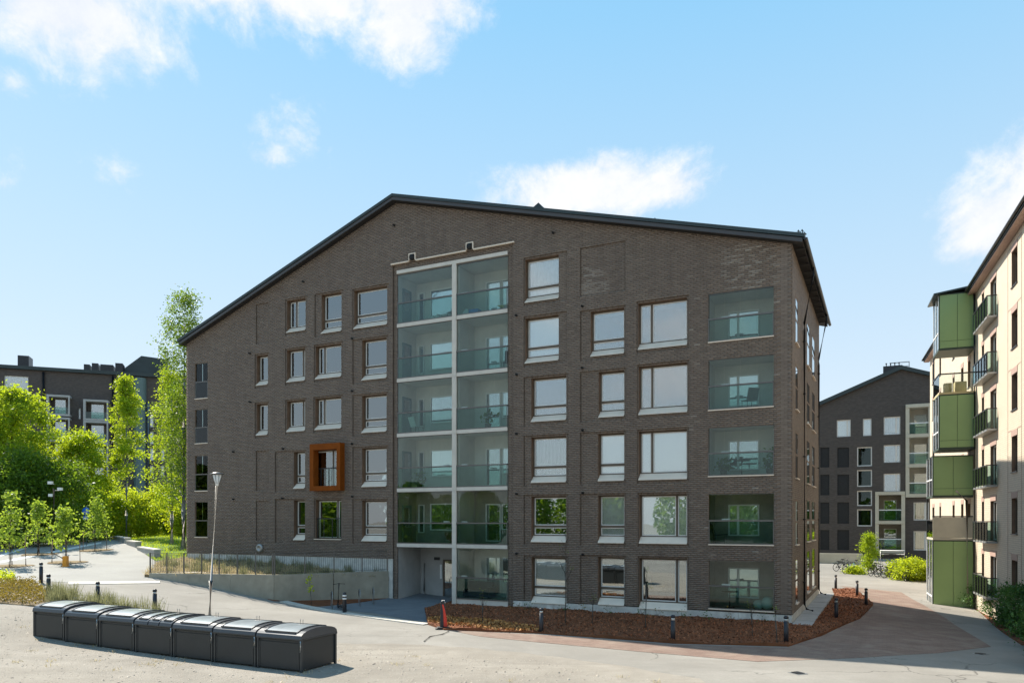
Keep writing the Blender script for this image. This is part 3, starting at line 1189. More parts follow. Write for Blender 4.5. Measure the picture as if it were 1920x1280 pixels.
def window(parent, r, t, style, fill, sill=True, name='window'):
    s0, s1, z0, z1 = r
    W, H = s1 - s0, z1 - z0
    zb = z0 + (.29 if sill else 0)
    c = .06
    mb = MB()
    ring(mb, s0, s1, zb, z1, c, t - .03, t + .08)
    lights = []
    a, b, lo, hi = s0 + c, s1 - c, zb + c, z1 - c
    if style in ('T', 'TB'):
        m = lo + (hi - lo) * .23
        mb.box((a, t - .025, m - .05), (b, t + .07, m + .05))
        lights = [(a, b, m + .05, hi, 1), (a, b, lo, m - .05, 0)]
    elif style == 'V':
        m = a + (b - a) * (.24 if W > 1.6 else .36)
        mb.box((m - .045, t - .025, lo), (m + .045, t + .07, hi))
        lights = [(a, m - .045, lo, hi, 0), (m + .045, b, lo, hi, 1)]
    elif style == 'VR':
        m = b - (b - a) * .22
        mb.box((m - .045, t - .025, lo), (m + .045, t + .07, hi))
        lights = [(a, m - .045, lo, hi, 1), (m + .045, b, lo, hi, 0)]
    else:
        lights = [(a, b, lo, hi, 1)]
    o = mb.build(name, M['casing'], parent)
    for (p, q, u, v, main) in lights:
        mb = MB()
        ring(mb, p + .004, q - .004, u + .004, v - .004, .042, t + .015, t + .065)
        mb.build('sash', M['sash'], o)
        mb = MB()
        mb.box((p + .03, t + .036, u + .03), (q - .03, t + .044, v - .03))
        mb.build('pane', M['glass'], o)
        fm = FILL[fill]
        if style == 'TB' and not main:
            fm = M['blind']
        if fm is not None and not (fill == 'teal' and not main):
            mb = MB()
            dz = 0.0 if fill != 'pale' else float(rng.uniform(0, .25)) * (v - u)
            if fill in ('green', 'pale'):      # hanging folds; the green ones paint mirrored trees
                n = max(6, int((q - p) / .09))
                xs_ = np.linspace(p, q, n)
                for i in range(n - 1):
                    ya, yb = t + .16 + .03 * (i % 2), t + .16 + .03 * ((i + 1) % 2)
                    mb.poly([(xs_[i], ya, u + dz), (xs_[i + 1], yb, u + dz), (xs_[i + 1], yb, v), (xs_[i], ya, v)])
                mb.build('curtain', fm, o)
            else:
                mb.box((p, t + .12, u + dz), (q, t + .125, v))
                mb.build('blind', fm, o)
    if sill:
        mb = MB()
        mb.prism([(-.045, z0 - .012), (-.045, z0 + .012), (t - .031, zb + .012), (t - .031, zb - .02)], 0, s0 + .004, s1 - .004)
        mb.build('sill', M['sill'], o)
    return o


for w in WIN:
    window(house, w['r'], TW, w['style'], w['fill'])

# french windows, the upper one inside the projecting rust orange frame
for k, w in enumerate(FRENCH):
    s0, s1, z0, z1 = w['r']
    o = window(house, w['r'], .10 if k else TW, 'VR', 'blind', False, 'french_window')
    zr = z0 + (z1 - z0) * .52
    y = .0 if k else .12
    mb = MB()
    mb.box((s0 + .01, y, zr - .025), (s1 - .01, y + .04, zr + .025))
    for f in (0.02, .28, .62, .97):
        mb.box((s0 + .02 + (s1 - s0 - .08) * f, y + .005, z0 + .02), (s0 + .05 + (s1 - s0 - .08) * f, y + .035, zr - .025))
    mb.build('railing', M['dark_metal'], o)
    mb = MB()
    mb.box((s0 + .05, y + .042, z0 + .05), (s1 - .05, y + .05, zr - .03))
    mb.build('rail_glass', M['glass_clear'], o)
mb = MB()
s0, s1, z0, z1 = FRENCH[0]['r']
mb.box((s0 - .05, -.06, z0 - .05), (s1 + .05, TW, z0 - .002))
mb.build('door_sill', M['sill'], house)
TC = -.42
fo0, fo1 = A.s(580.5, TC), A.s(637.5, TC)
fz1, fz0 = A.at(637.5, 829, TC)[1], A.at(580.5, 920, TC)[1]
fi0, fi1 = A.s(587.5, TC), A.s(630.8, TC)
fj1, fj0 = A.at(630.8, 841, TC)[1], A.at(587.5, 911, TC)[1]
mb = MB()
mb.box((fo0, TC, fz0), (fo1, .02, fj0))
mb.box((fo0, TC, fj1), (fo1, .02, fz1))
mb.box((fo0, TC, fj0), (fi0, .02, fj1))
mb.box((fi1, TC, fj0), (fo1, .02, fj1))
mb.build('orange_frame', M['corten'], house)

# room walls coloured dark to look unlit, and ceilings, behind the windows
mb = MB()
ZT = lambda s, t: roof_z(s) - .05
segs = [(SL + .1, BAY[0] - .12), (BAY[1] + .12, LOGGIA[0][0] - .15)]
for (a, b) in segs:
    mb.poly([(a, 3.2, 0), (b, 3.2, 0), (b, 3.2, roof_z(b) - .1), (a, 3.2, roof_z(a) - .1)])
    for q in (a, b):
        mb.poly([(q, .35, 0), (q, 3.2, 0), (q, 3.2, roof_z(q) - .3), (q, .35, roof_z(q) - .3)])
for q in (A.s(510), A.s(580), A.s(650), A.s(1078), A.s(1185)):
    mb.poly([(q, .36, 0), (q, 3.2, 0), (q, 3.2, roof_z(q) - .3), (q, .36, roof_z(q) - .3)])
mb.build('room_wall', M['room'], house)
mb = MB()
for k in range(1, 7):
    for (a, b) in segs:
        z = 3.0 * k + .02
        if k == 6:
            z = 18.0
        aa, bb = a, b
        if z + .3 > WALL_L:
            aa = max(a, SL + (z + .3 - WALL_L) / kl)
            bb = min(b, SR - (z + .3 - WALL_R) / kr)
        if bb > aa:
            mb.box((aa, .34, z), (bb, 3.19, z + .16))
mb.build('floor_slab', M['ceiling'], house)

# central glazed balconies --------------------------------------------------
T = 1.85
MID0, MID1 = A.s(848.5), A.s(855.5)


def back_window(o, s0, s1, z0, z1, t, fill, door=False, split=0.0):
    mb = MB()
    ring(mb, s0, s1, z0, z1, .06, t - .09, t - .012)
    if split:
        m = s0 + (s1 - s0) * split
        mb.box((m - .05, t - .088, z0 + .06), (m + .05, t - .014, z1 - .06))
    mb.build('inner_window', M['sash'], o)
    mb = MB()
    mb.box((s0 + .05, t - .05, z0 + .05), (s1 - .05, t - .044, z1 - .05))
    mb.build('inner_pane', M['glass'], o)
    mb = MB()
    mb.box((s0 + .05, t - .011, z0 + .05), (s1 - .05, t - .004, z1 - .05))
    mb.build('blind' if fill == 'blind' else 'inner_room', FILL[fill] or M['room'], o)  # dark sheet paints an unlit room, green sheet paints mirrored trees


def glazing(o, s0, s1, z0, z1, hr, n, t=.06, lights=True, tint='glass_rail'):
    """lower rail glass, hand rail and frameless sliding panes above"""
    mb = MB()
    mb.box((s0 + .01, t - .05, z0 + .05), (s1 - .01, t - .04, hr - .03))
    mb.build('rail_glass', M[tint], o)
    mb = MB()
    mb.box((s0, t - .075, hr - .04), (s1, t + .045, hr + .025))
    mb.box((s0, t - .07, z0), (s1, t - .02, z0 + .05))
    mb.box((s0, t - .06, z0 + .05), (s0 + .035, t - .03, hr - .04))
    mb.box((s1 - .035, t - .06, z0 + .05), (s1, t - .03, hr - .04))
    mb.build('handrail', M['rail_metal'], o)
    for i in range(n):
        a, b = s0 + (s1 - s0) * i / n, s0 + (s1 - s0) * (i + 1) / n
        mb = MB()
        mb.box((a + .006, t + .004 * (i % 2), hr + .03), (b - .006, t + .008 + .004 * (i % 2), z1 - .035))
        mb.build('glazing_pane', M['glass_clear'], o)
    mb = MB()
    mb.box((s0, t - .02, z1 - .035), (s1, t + .04, z1))
    mb.build('top_track', M['rail_metal'], o)


def cell(mb, s0, s1, z0, z1, t, roof2=None):
    """inner faces of a balcony niche"""
    mb.poly([(s0, .1, z0), (s0, t, z0), (s0, t, z1), (s0, .1, z1)])
    mb.poly([(s1, t, z0), (s1, .1, z0), (s1, .1, z1), (s1, t, z1)])
    mb.poly([(s0, t, z0), (s1, t, z0), (s1, t, z1), (s0, t, z1)])
    mb.poly([(s0, .1, z1), (s0, t, z1), (s1, t, z1), (s1, .1, z1)])
    mb.poly([(s0, .1, z0), (s1, .1, z0), (s1, t, z0), (s0, t, z0)])


for col, (s0, s1) in enumerate(((BAY[0] + .03, MID0), (MID1, BAY[1] - .03))):
    for k in range(0, 6):
        if k == 0 and col == 0:
            continue
        z0 = 3.0 * k + .19 if k else .34
        z1 = 3.0 * (k + 1) if k < 5 else BAY[3] - .24
        dark = k <= 1
        mb = MB()
        mb.m = 1
        cell(mb, s0 + .01, s1 - .01, z0, z1 - .003, T)
        mb.m = 0
        if k:
            mb.box((s0 - .02, TP - .06, z0 - .19), (s1 + .0, .099, z0 - .002))
        else:
            mb.box((s0, TP - .02, -.2), (s1 + .02, .099, z0 - .004))
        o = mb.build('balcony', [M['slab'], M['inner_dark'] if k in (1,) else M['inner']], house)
        glazing(o, s0, s1, z0, z1, z0 + 1.12, 5 if col == 0 else 4)
        if col == 0:
            sa, sb = A.s(786, T), A.s(797, T)
            sc, sd = A.s(808, T), s1 - .04
            sa = max(sa, s0 + .05)
            back_window(o, sa, sb, z0 + .55, z0 + 2.15, T, 'pale' if k > 3 else 'blind' if k == 4 else 'dark')
            back_window(o, sc, sd, z0 + .7, z0 + 2.2, T, {5: 'pale', 4: 'blind', 3: 'dark', 2: 'blind', 1: 'dark'}[k])
            # dark balcony door in the left hand wall
            mb = MB()
            mb.box((s0 + .012, .45, z0 + .02), (s0 + .06, 1.3, z0 + 2.1))
            mb.build('balcony_door', M['teal_metal'], o)
            mb = MB()
            mb.box((s0 + .062, .6, z0 + .9), (s0 + .07, 1.15, z0 + 1.95))
            mb.build('door_pane', M['glass'], o)
        else:
            sa, sb = A.s(912, T), A.s(940, T)
            back_window(o, sa, sb, z0 + .12, z0 + 2.15, T, {5: 'blind', 4: 'pale', 3: 'dark', 2: 'green', 1: 'dark', 0: 'pale'}[k])
            back_window(o, sb + .06, s1 - .04, z0 + .75, z0 + 2.15, T, 'pale' if k > 1 else 'dark')
        if k in (1, 2, 3, 4) or (k == 5 and col == 1) or (k == 0):
            a = s0 + (.25 if col else 2.9)
            mb = MB()
            mb.box((a, .12, z0 + 1.16), (a + .34, .2, z0 + 1.22))
            mb.build('lock_box', M['white'], o)
# post and top beam
for k in range(0, 6):
    mb = MB()
    z0 = 3.0 * k + .012 if k else 0.0
    mb.box((MID0 - .01, TP - .10, z0), (MID1 + .01, .2, 3.0 * (k + 1) if k < 5 else BAY[3] - .2))
    mb.build('balcony_post', M['slab'], house)
mb = MB()
mb.box((MID0 - .06, .201, 0), (MID1 + .06, T, BAY[3] - .3))
mb.build('dividing_wall', M['inner'], house)
mb = MB()
mb.box((BAY[0] + .01, TP - .08, BAY[3] - .19), (BAY[1] - .01, .25, BAY[3] - .01))
mb.build('top_beam', M['slab'], house)
mb = MB()
mb.box((BAY[0] - .1, T + .012, 2.996), (BAY[1] + .1, T + .2, BAY[3] + .2))
mb.box((MID1 + .1, T + .012, 0), (BAY[1] + .1, T + .2, 2.99))
mb.build('bay_back_wall', M['inner'], house)
# light metal flashing over the bay, stepping round two air vents
fz = BAYP[3] + .02
v1, v2 = A.s(774), A.s(881.7)
mb = MB()
pts = [BAYP[0] - .08, v1 - .22, v1 + .22, v2 - .22, v2 + .22, BAYP[1] + .1]
for i in range(0, 6, 2):
    mb.box((pts[i], -.10, fz - .03), (pts[i + 1], .03, fz + .03))
for v in (v1, v2):
    mb.box((v - .22, -.10, fz + .031), (v - .17, .03, fz + .40))
    mb.box((v + .17, -.10, fz + .031), (v + .22, .03, fz + .40))
    mb.box((v - .169, -.10, fz + .35), (v + .169, .03, fz + .40))
mb.build('flashing', M['sill'], house)
for v in (v1, v2):
    mb = MB()
    mb.lathe([(.0, 0), (.155, 0), (.155, .16), (.0, .16)], 18)
    o = mb.build('air_vent', M['black'], house, (v, .02, fz + .18))
    o.rotation_euler = (math.pi / 2, 0, 0)

# entrance recess on the ground floor
mb = MB()
cell(mb, BAY[0] + .03, MID0, .03, 2.99, 2.3)
ent = mb.build('entrance_recess', M['concrete'], house)
d0, d1 = A.s(832, 2.3), MID0 - .1
mb = MB()
ring(mb, d0, d1, .05, 2.25, .09, 2.2, 2.29)
mb.build('entrance_door', M['casing'], ent)
mb = MB()
mb.box((d0 + .09, 2.235, .14), (d1 - .09, 2.245, 2.16))
mb.build('door_pane', M['glass'], ent)
mb = MB()
mb.box((d0 + .09, 2.27, .14), (d1 - .09, 2.28, 2.16))
mb.build('dark_hall', M['room'], ent)  # dark sheet paints the unlit hall behind the door glass
mb = MB()
mb.box((d0 - .62, 2.26, 2.2), (d0 - .25, 2.29, 2.36))
mb.build('house_lamp', M['dark_metal'], ent)
mb = MB()
mb.box((d0 - .22, 2.25, 1.15), (d0 - .1, 2.29, 1.95))
mb.build('door_phone', M['white'], ent)
mb = MB()
mb.tube([(BAY[0] + .35, 2.2, 2.0), (BAY[0] + .37, 2.15, .5), (BAY[0] + .62, 1.95, .12)], .035, 8)
mb.build('hose_pipe', M['galv'], ent)

# loggias at the right hand end, one a storey
for k, h in enumerate(LOGGIA):
    s0, s1, z0, z1 = h
    lvl = 4 - k
    mb = MB()
    cell(mb, s0 - .1, s1 + .1, z0 - .02, z1 + .02, 1.9)
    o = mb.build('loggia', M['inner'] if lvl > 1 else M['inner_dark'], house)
    glazing(o, s0, s1, z0, z1, z0 + (z1 - z0) * .47, 4, .04)
    a, b = A.s(1366, 1.9), A.s(1424, 1.9)
    back_window(o, a, b, z0 + .35, z0 + (z1 - z0) * .80, 1.9, {4: 'pale', 3: 'blind', 2: 'dark', 1: 'pale', 0: 'pale'}[lvl], False, .32)
    mb = MB()
    mb.box((s0 - .01, -.05, z0 - .035), (s1 + .01, .16, z0 + .012))
    mb.build('sill', M['sill'], o)
    mb = MB()
    mb.box((s0 + .55, .08, z0 + (z1 - z0) * .47 + .03), (s0 + .92, .16, z0 + (z1 - z0) * .47 + .09))
    mb.build('lock_box', M['white'], o)
# narrow loggias at the left hand end
for h in LEFT_GLASS:
    s0, s1, z0, z1 = h
    mb = MB()
    cell(mb, s0 - .1, s1 + .1, z0 - .02, z1 + .02, 1.5)
    o = mb.build('end_loggia', M['inner'], house)
    glazing(o, s0, s1, z0, z1, z0 + (z1 - z0) * .47, 2, .06, tint='glass_rail')
    mb = MB()
    mb.box((s0 - .02, -.05, z0 - .04), (s1 + .02, .1, z0 + .005))
    mb.build('sill', M['sill'], o)

# tall windows and pipes on the right hand side wall
for (t0, t1, z0, z1) in SIDEWIN:
    mb = MB()
    x = SR + .02
    for q in ((t0, t0 + .08), (t1 - .08, t1)):
        mb.box((SR - .02, q[0], z0), (x, q[1], z1))
    mb.box((SR - .02, t0 + .08, z1 - .08), (x, t1 - .08, z1))
    mb.box((SR - .02, t0 + .08, (z0 + z1) / 2 - .04), (x, t1 - .08, (z0 + z1) / 2 + .04))
    o = mb.build('side_window', M['reveal'], house)
    mb = MB()
    mb.box((SR - .01, t0 + .08, z0), (SR + .008, t1 - .08, z1 - .08))
    mb.build('pane', M['glass'], o)
    mb = MB()
    mb.box((SR - .016, t0 + .08, z0), (SR - .0105, t1 - .08, z1 - .08))
    mb.build('dark_room', M['room'], o)  # dark sheet painted in place of the unlit room
    mb = MB()
    mb.box((SR + .0, t0 - .02, z0 - .05), (SR + .10, t1 + .02, z0 - .004))
    mb.build('sill', M['sill'], o)
for t in (4.4, 13.2):
    mb = MB()
    gx_, gzz = GUT
    mb.tube([(gx_, t - .9, gzz + .1), (gx_, t - .9, gzz - .25), (SR + .1, t, gzz - 2.2), (SR + .1, t, gzz - 2.6), (SR + .1, t, .45), (SR + .2, t - .05, .22), (SR + .5, t - .1, .16)],
            .052, 10)
    o = mb.build('downpipe', M['dark_metal'], house)
    for z in (1.5, 4.5, 7.5, 10.5, 13.0):
        mb = MB()
        mb.lathe([(.06, -.03), (.07, -.03), (.07, .03), (.06, .03)], 10, (SR + .1, t, z))
        mb.build('pipe_clip', M['dark_metal'], o)
# small black drain spouts
for (x, y) in ((740, 423), (570, 528.5), (469.5, 662.5), (470, 753.5), (661.5, 635), (661.5, 733), (661.5, 832), (662, 930.5), (532, 841), (531, 933.5),
               (439, 847), (439, 935.5), (1038, 437.5), (969, 592), (969.5, 702.5), (969.5, 813), (969.5, 925.5), (969.5, 1037),
               (1092.5, 574.5), (1092.5, 690), (1093, 806.5), (1093.5, 923.5), (1093.5, 1039)):
    s, z = A.at(x, y)
    mb = MB()
    mb.lathe([(.02, 0), (.055, 0), (.055, .16), (.035, .16), (.03, .02)], 10)
    o = mb.build('drain_spout', M['black'], house, (s, .02, z))
    o.rotation_euler = (math.pi / 2, 0, 0)
s, z = A.at(488, 1027)
mb = MB()
mb.lathe([(0, 0), (.26, 0), (.26, .10), (.22, .16), (.12, .16), (.10, .12), (0, .12)], 20)
o = mb.build('fan_vent', M['galv'], house, (s, .02, z))
o.rotation_euler = (math.pi / 2, 0, 0)


def in_house(s, t, z):
    return A.world(s, t, z)

# ------------------------------------------------------------------ other buildings
# cream building along the right
P = Plane(23.4, 35.0, (582, 1402))          # local y points away from the building here (towards the lane)
cream = empty('cream_apartment_building', (P.o.x, P.o.y, 0), P.rz,
              'long cream brick apartment building with green balcony towers along the lane', 'building')
PE0, PE1, PB0, PZ = -16.0, 28.8, -1.2, 17.55
PR = []     # windows: k0, k1, z0, z1
for r in range(6):
    zt = 2.6 + 2.87 * r
    PR.append((-1.1, .06, zt - 1.65, zt, 'w'))
    PR.append((3.35, 4.85, zt - 2.05, zt - .02, 'd'))
    PR.append((6.5, 7.15, zt - 1.6, zt, 'n'))
    PR.append((10.6, 11.5, zt - 1.6, zt, 'n'))
    PR.append((13.0, 13.9, zt - 1.6, zt, 'n'))
    PR.append((16.4, 17.3, zt - 1.6, zt, 'n'))
    PR.append((22.6, 23.5, zt - 1.6, zt, 'n'))
    PR.append((26.2, 27.4, zt - 1.6, zt, 'n'))
    PR.append((-6.0, -4.6, zt - 1.6, zt, 'n'))
ph = [(a, b, c, d) for (a, b, c, d, e) in PR]
mb = MB()
wall_face(mb, PE0, PE1, PB0, PZ, ph, 0.0)
for h in ph:
    s0, s1, z0, z1 = h
    t0, t1 = 0, -.22
    mb.m = 1
    reveal(mb, h, t0, t1)
    mb.m = 0
mb.poly([(PE1, 0, PB0), (PE1, -12, PB0), (PE1, -12, PZ), (PE1, 0, PZ)])
mb.poly([(PE0, 0, PB0), (PE0, -12, PB0), (PE0, -12, PZ), (PE0, 0, PZ)])
mb.poly([(PE0, -12, PB0), (PE1, -12, PB0), (PE1, -12, PZ), (PE0, -12, PZ)])
pw = mb.build('wall', [M['pale_brick'], M['reveal']], cream)
mb = MB()
mb.prism([(.45, PZ + .05), (.45, PZ + .32), (-6, PZ + 2.6), (-12.5, PZ + .3), (-12.5, PZ + .05), (-6, PZ + 2.3)], 0, PE0, PE1 + .5)
rf = mb.build('roof', M['roof'], cream)
mb = MB()
mb.box((PE0, .02, PZ - .02), (PE1 + .4, .40, PZ + .03))
mb.build('soffit', M['pale_trim'], rf)
mb = MB()
mb.prism([(.45 + .06 + .07 * math.cos(a), PZ + .2 + .07 * math.sin(a)) for a in np.linspace(-math.pi, 0, 8)], 0, PE0, PE1 + .5)
mb.build('gutter', M['dark_metal'], rf)
for (a, b, z0, z1, kind) in PR:
    mb = MB()
    ring(mb, a, b, z0, z1, .07, -.20, -.14)
    if kind == 'd':
        mb.box(((a + b) / 2 - .05, -.20, z0 + .07), ((a + b) / 2 + .05, -.14, z1 - .07))
    o = mb.build('window', M['casing'] if kind != 'd' else M['sash'], cream)
    mb = MB()
    mb.box((a + .06, -.172, z0 + .06), (b - .06, -.165, z1 - .06))
    mb.build('pane', M['glass'], o)
    mb = MB()
    mb.box((a, -.60, z0), (b, -.59, z1))
    mb.build('dark_room', M['room'], o)  # dark sheet behind the glass paints an unlit interior
    mb = MB()
    mb.box((a - .02, .004, z1 + .01), (b + .02, .022, z1 + .30))
    mb.build('lintel', M['pale_trim'], o)
    mb = MB()
    mb.box((a - .02, -.14, z0 - .04), (b + .02, .05, z0 + .006))
    mb.build('sill', M['dark_metal'], o)
    if kind == 'w':       # raised darker bars put the shade of a recessed line into colour
        mb = MB()
        for q in (a - .75, b + .75):
            mb.box((q - .02, .002, z0 - .9), (q + .02, .012, z1 + .32))
        mb.box((a - .73, .002, z1 + .30), (a - .03, .012, z1 + .33))
        mb.box((b + .03, .002, z1 + .30), (b + .73, .012, z1 + .33))
        mb.build('groove', M['pale_trim'], o)
    if kind == 'd':
        a, b = 3.1, 7.0
        zf = z0 - .05
        mb = MB()
        mb.box((a, .012, zf - .09), (b, .45, zf))
        o = mb.build('balcony', M['galv'], cream)
        mb = MB()
        for (p, q) in (((a, .43, zf + .04), (b, .442, zf + .98)), ((a, .03, zf + .04), (a + .012, .425, zf + .98)), ((b - .012, .03, zf + .04), (b, .425, zf + .98))):
            mb.box(p, q)
        mb.build('rail_glass', M['glass_rail'], o)
        mb = MB()
        mb.box((a - .01, .42, zf + .99), (b + .01, .47, zf + 1.04))
        mb.box((a - .01, .02, zf + .99), (a + .04, .419, zf + 1.04))
        mb.box((b - .04, .02, zf + .99), (b + .01, .419, zf + 1.04))
        for q in np.linspace(a + .02, b - .06, 6):
            mb.box((q, .444, zf - .07), (q + .035, .47, zf + .989))
        mb.build('handrail', M['dark_metal'], o)
mb = MB()
mb.tube([(8.6, .12, PZ - .1), (8.6, .12, -.6)], .06, 8)
mb.build('downpipe', M['dark_metal'], cream)
mb = MB()
mb.tube([(9.6, .9, 6.2), (9.6, .35, 5.6), (9.6, .3, -.5)], .07, 8)
mb.build('downpipe', M['pale_brick'], cream)

# stacked green bays: k0..k1 along the building, protruding 1.9 m
def kz(k, y, out=1.0):
    p = P.o + P.ex * k + P.ey * out
    return EYE + (HY - y) / FPX * p.y


# heights of the bays read off their faces
zz = [kz(9, 549), kz(9, 655), kz(9, 738), kz(9, 842), kz(9.6, 932), kz(9.6, 1012), -1.2]
BAYS = [(9.0, 11.4, 1.85, zz[1], zz[0], 'g'), (9.0, 11.4, 1.85, zz[2], zz[1] - .01, 'b'), (9.0, 11.4, 1.85, zz[3], zz[2] - .01, 'g'),
        (9.6, 12.4, 2.1, zz[4], zz[3] - .3, 'g'), (9.6, 12.4, 2.1, zz[5], zz[4] - .01, 'y'), (9.6, 12.4, 2.1, zz[6], zz[5] - .01, 'g')]
for (k0, k1, out, z0, z1, kind) in BAYS:
    if kind == 'g':
        mb = MB()
        mb.box((k0 + .03, .02, z0 + .12), (k0 + .10, out, z1 - .06))
        mb.box((k1 - .08, .02, z0 + .12), (k1, out, z1 - .06))
        mb.box((k0, .02, z0), (k1, out + .02, z0 + .119))
        mb.box((k0, .02, z1 - .059), (k1, out + .02, z1))
        o = mb.build('green_bay', M['green_edge'], cream)
        for i in range(2):
            a, b = .03 + (out - .06) * i / 2, .03 + (out - .06) * (i + 1) / 2 - .02
            mb = MB()
            mb.box((k0 - .012, a, z0 + .13), (k0 + .026, b, z0 + .52))
            mb.build('cladding_panel', M['green_panel'], o)
            mb = MB()
            mb.box((k0 - .012, a, z0 + .54), (k0 + .026, b, z1 - .07))
            mb.build('cladding_panel', M['green_panel'], o)
        mb = MB()
        ring(mb, 0, 1, 0, 1, .05, 0, .05) if False else None
        for q in (k0 + .11, (k0 + k1) / 2, k1 - .16):
            mb.box((q, out - .02, z0 + .12), (q + .06, out + .03, z1 - .06))
        mb.box((k0 + .17, out - .015, z0 + 1.05), (k1 - .16, out + .025, z0 + 1.12))
        mb.build('bay_frame', M['white'], o)
        mb = MB()
        mb.box((k0 + .11, out - .012, z0 + .12), (k1 - .1, out - .004, z1 - .06))
        mb.build('bay_glass', M['glass'], o)
        mb = MB()
        mb.box((k0 + .12, .03, z0 + .13), (k1 - .1, .06, z1 - .07))
        mb.build('inner_wall', M['beige'], o)
    else:
        mb = MB()
        mb.box((k0, .02, z0), (k1, out, z0 + .12))
        o = mb.build('open_balcony', M['yellow_panel'] if kind == 'b' else M['beige'], cream)
        mb = MB()
        h = z0 + 1.15
        if kind == 'b':
            mb.box((k0, .05, z0 + .16), (k0 + .012, out, h))
            mb.box((k0 + .013, out - .012, z0 + .16), (k1, out, h))
            mb.build('rail_glass', M['glass_clear'], o)
        else:
            mb.box((k0, .05, z0 + .14), (k0 + .05, out, h + .2))
            mb.build('rail_panel', M['beige'], o)
            mb = MB()
            mb.box((k0 + .06, out - .012, z0 + .16), (k1, out, h))
            mb.build('rail_glass', M['glass_rail'], o)
        mb = MB()
        mb.box((k0 - .03, .03, h + .21 if kind == 'y' else h + .01), (k0 + .06, out + .03, (h + .28) if kind == 'y' else h + .08))
        mb.box((k0 + .07, out - .04, h + .01), (k1, out + .03, h + .08))
        mb.box((k1 - .08, out - .05, z0 + .13), (k1, out + .02, z1))
        mb.build('handrail', M['dark_metal'], o)
        mb = MB()
        mb.box((k0 + .9, .3, z0 + .13), (k0 + 1.5, .9, z0 + .85))
        mb.box((k0 + .6, 1.1, z0 + .13), (k0 + 1.1, 1.5, z0 + .75))
        mb.build('planter', M['yellow_panel'], o)
mb = MB()
mb.prism([(0.0, zz[0] + .25), (2.15, zz[0] - .05), (2.15, zz[0] + .04), (0.0, zz[0] + .34)], 0, 8.8, 11.6)
mb.build('bay_roof', M['roof'], cream)

# charcoal building behind the lane
Dp = Plane(37.8, 78.0, (2813, -1402))
char = empty('charcoal_apartment_building', (Dp.o.x, Dp.o.y, 0), Dp.rz,
             'charcoal brick gabled building at the far end of the lane with white framed windows', 'building')


def drect(l, t, r, b, dep=0.0):
    s0, za = Dp.at(l, b, dep)
    s1, zb = Dp.at(r, t, dep)
    return s0, s1, za, zb


DW = [(1569, 786, 1595, 819, 'VR', 'blind'), (1618, 784, 1634, 817, 'S', 'blind'), (1657, 780, 1688, 815, 'VR', 'pale'),
      (1657, 833, 1688, 867, 'VR', 'dark'), (1657, 887, 1688, 921, 'VR', 'dark'), (1713, 941, 1742, 975, 'VR', 'pale'), (1713, 995, 1742, 1031, 'VR', 'pale'),
      (1607, 837, 1635, 874, 'S', 'dark'), (1607, 880, 1635, 912, 'S', 'dark'), (1607, 919, 1635, 948, 'S', 'dark'), (1607, 954, 1635, 986, 'S', 'dark')]
dr = [drect(*w[:4]) for w in DW]
ds0, ds1 = Dp.s(1500), Dp.s(1780)
zL, zM, zR = Dp.at(1538, 760)[1], Dp.at(1690, 693)[1], Dp.at(1742, 705)[1]
sL_, sM_, sR_ = Dp.s(1538), Dp.s(1690), Dp.s(1742)
kL_, kR_ = (zM - zL) / (sM_ - sL_), (zR - zM) / (sR_ - sM_)
DARKP = [drect(l, t, r, b) for (l, r) in ((1538, 1555), (1570, 1592)) for (t, b) in ((838, 876), (889, 928), (941, 981), (993, 1030))]
BC = drect(1698, 762, 1748, 932)
BD = drect(1641, 927, 1697, 1036)
mb = MB()
ztop = zL - kL_ * 4
wall_face(mb, ds0, ds1, .2, min(zR, ztop) if False else 17.0, dr + DARKP + [BC, BD], 0.0)
mb.poly([(ds0, 0, 17.0), (ds1, 0, 17.0), (ds1, 0, zM + kR_ * (ds1 - sM_)), (sM_, 0, zM), (ds0, 0, zM - kL_ * (sM_ - ds0))]) if zM - kL_ * (sM_ - ds0) > 17 else \
    mb.poly([(sM_ - (zM - 17.0) / kL_, 0, 17.0), (ds1, 0, 17.0), (ds1, 0, zM + kR_ * (ds1 - sM_)), (sM_, 0, zM)])
for h in dr + DARKP:
    reveal(mb, h, 0, .12)
mb.poly([(ds0, 0, .2), (ds0, 14, .2), (ds0, 14, 16), (ds0, 0, 16)])
mb.poly([(ds1, 14, .2), (ds1, 0, .2), (ds1, 0, 16), (ds1, 14, 16)])
mb.build('wall', M['far_brick'], char)
for side in (0, 1):
    a, b = (ds0 - .4, sM_) if side == 0 else (sM_, ds1 + .5)
    za = zM - kL_ * (sM_ - a) if side == 0 else zM
    zb_ = zM if side == 0 else zM + kR_ * (b - sM_)
    mb = MB()
    mb.prism([(a, za), (b, zb_), (b, zb_ + .4), (a, za + .4)], 1, -.4, 14)
    mb.build('roof', M['roof'], char)
for h in DARKP:
    mb = MB()
    mb.box((h[0], .11, h[2]), (h[1], .13, h[3]))
    mb.build('blind_panel', M['far_dark'], char)
for w, r in zip(DW, dr):
    o = window(char, r, .14, w[4], w[5], False)
    o.data.materials[0] = M['sash']
    if 1600 < w[0] < 1612:          # stair glazing: dark, hardly mirroring
        for ch in o.children:
            if ch.name.startswith('pane'):
                ch.data.materials[0] = M['glass_rail']
s, z = Dp.at(1672, 692)
mb = MB()
mb.box((s - .8, 1, z - .6), (s + 1.0, 2.2, z + .55))
for i in range(4):
    mb.tube([(s - .5 + .4 * i, 1.6, z + .551), (s - .5 + .4 * i, 1.6, z + .95)], .1, 8)
mb.build('chimney', M['dark_metal'], char)
s, z = Dp.at(1688, 688)
mb = MB()
ring(mb, s - .9, s + .9, z, z + .9, .08, 2, 2.1)
mb.box((s - .8, 2, z + .4), (s + .8, 2.06, z + .46))
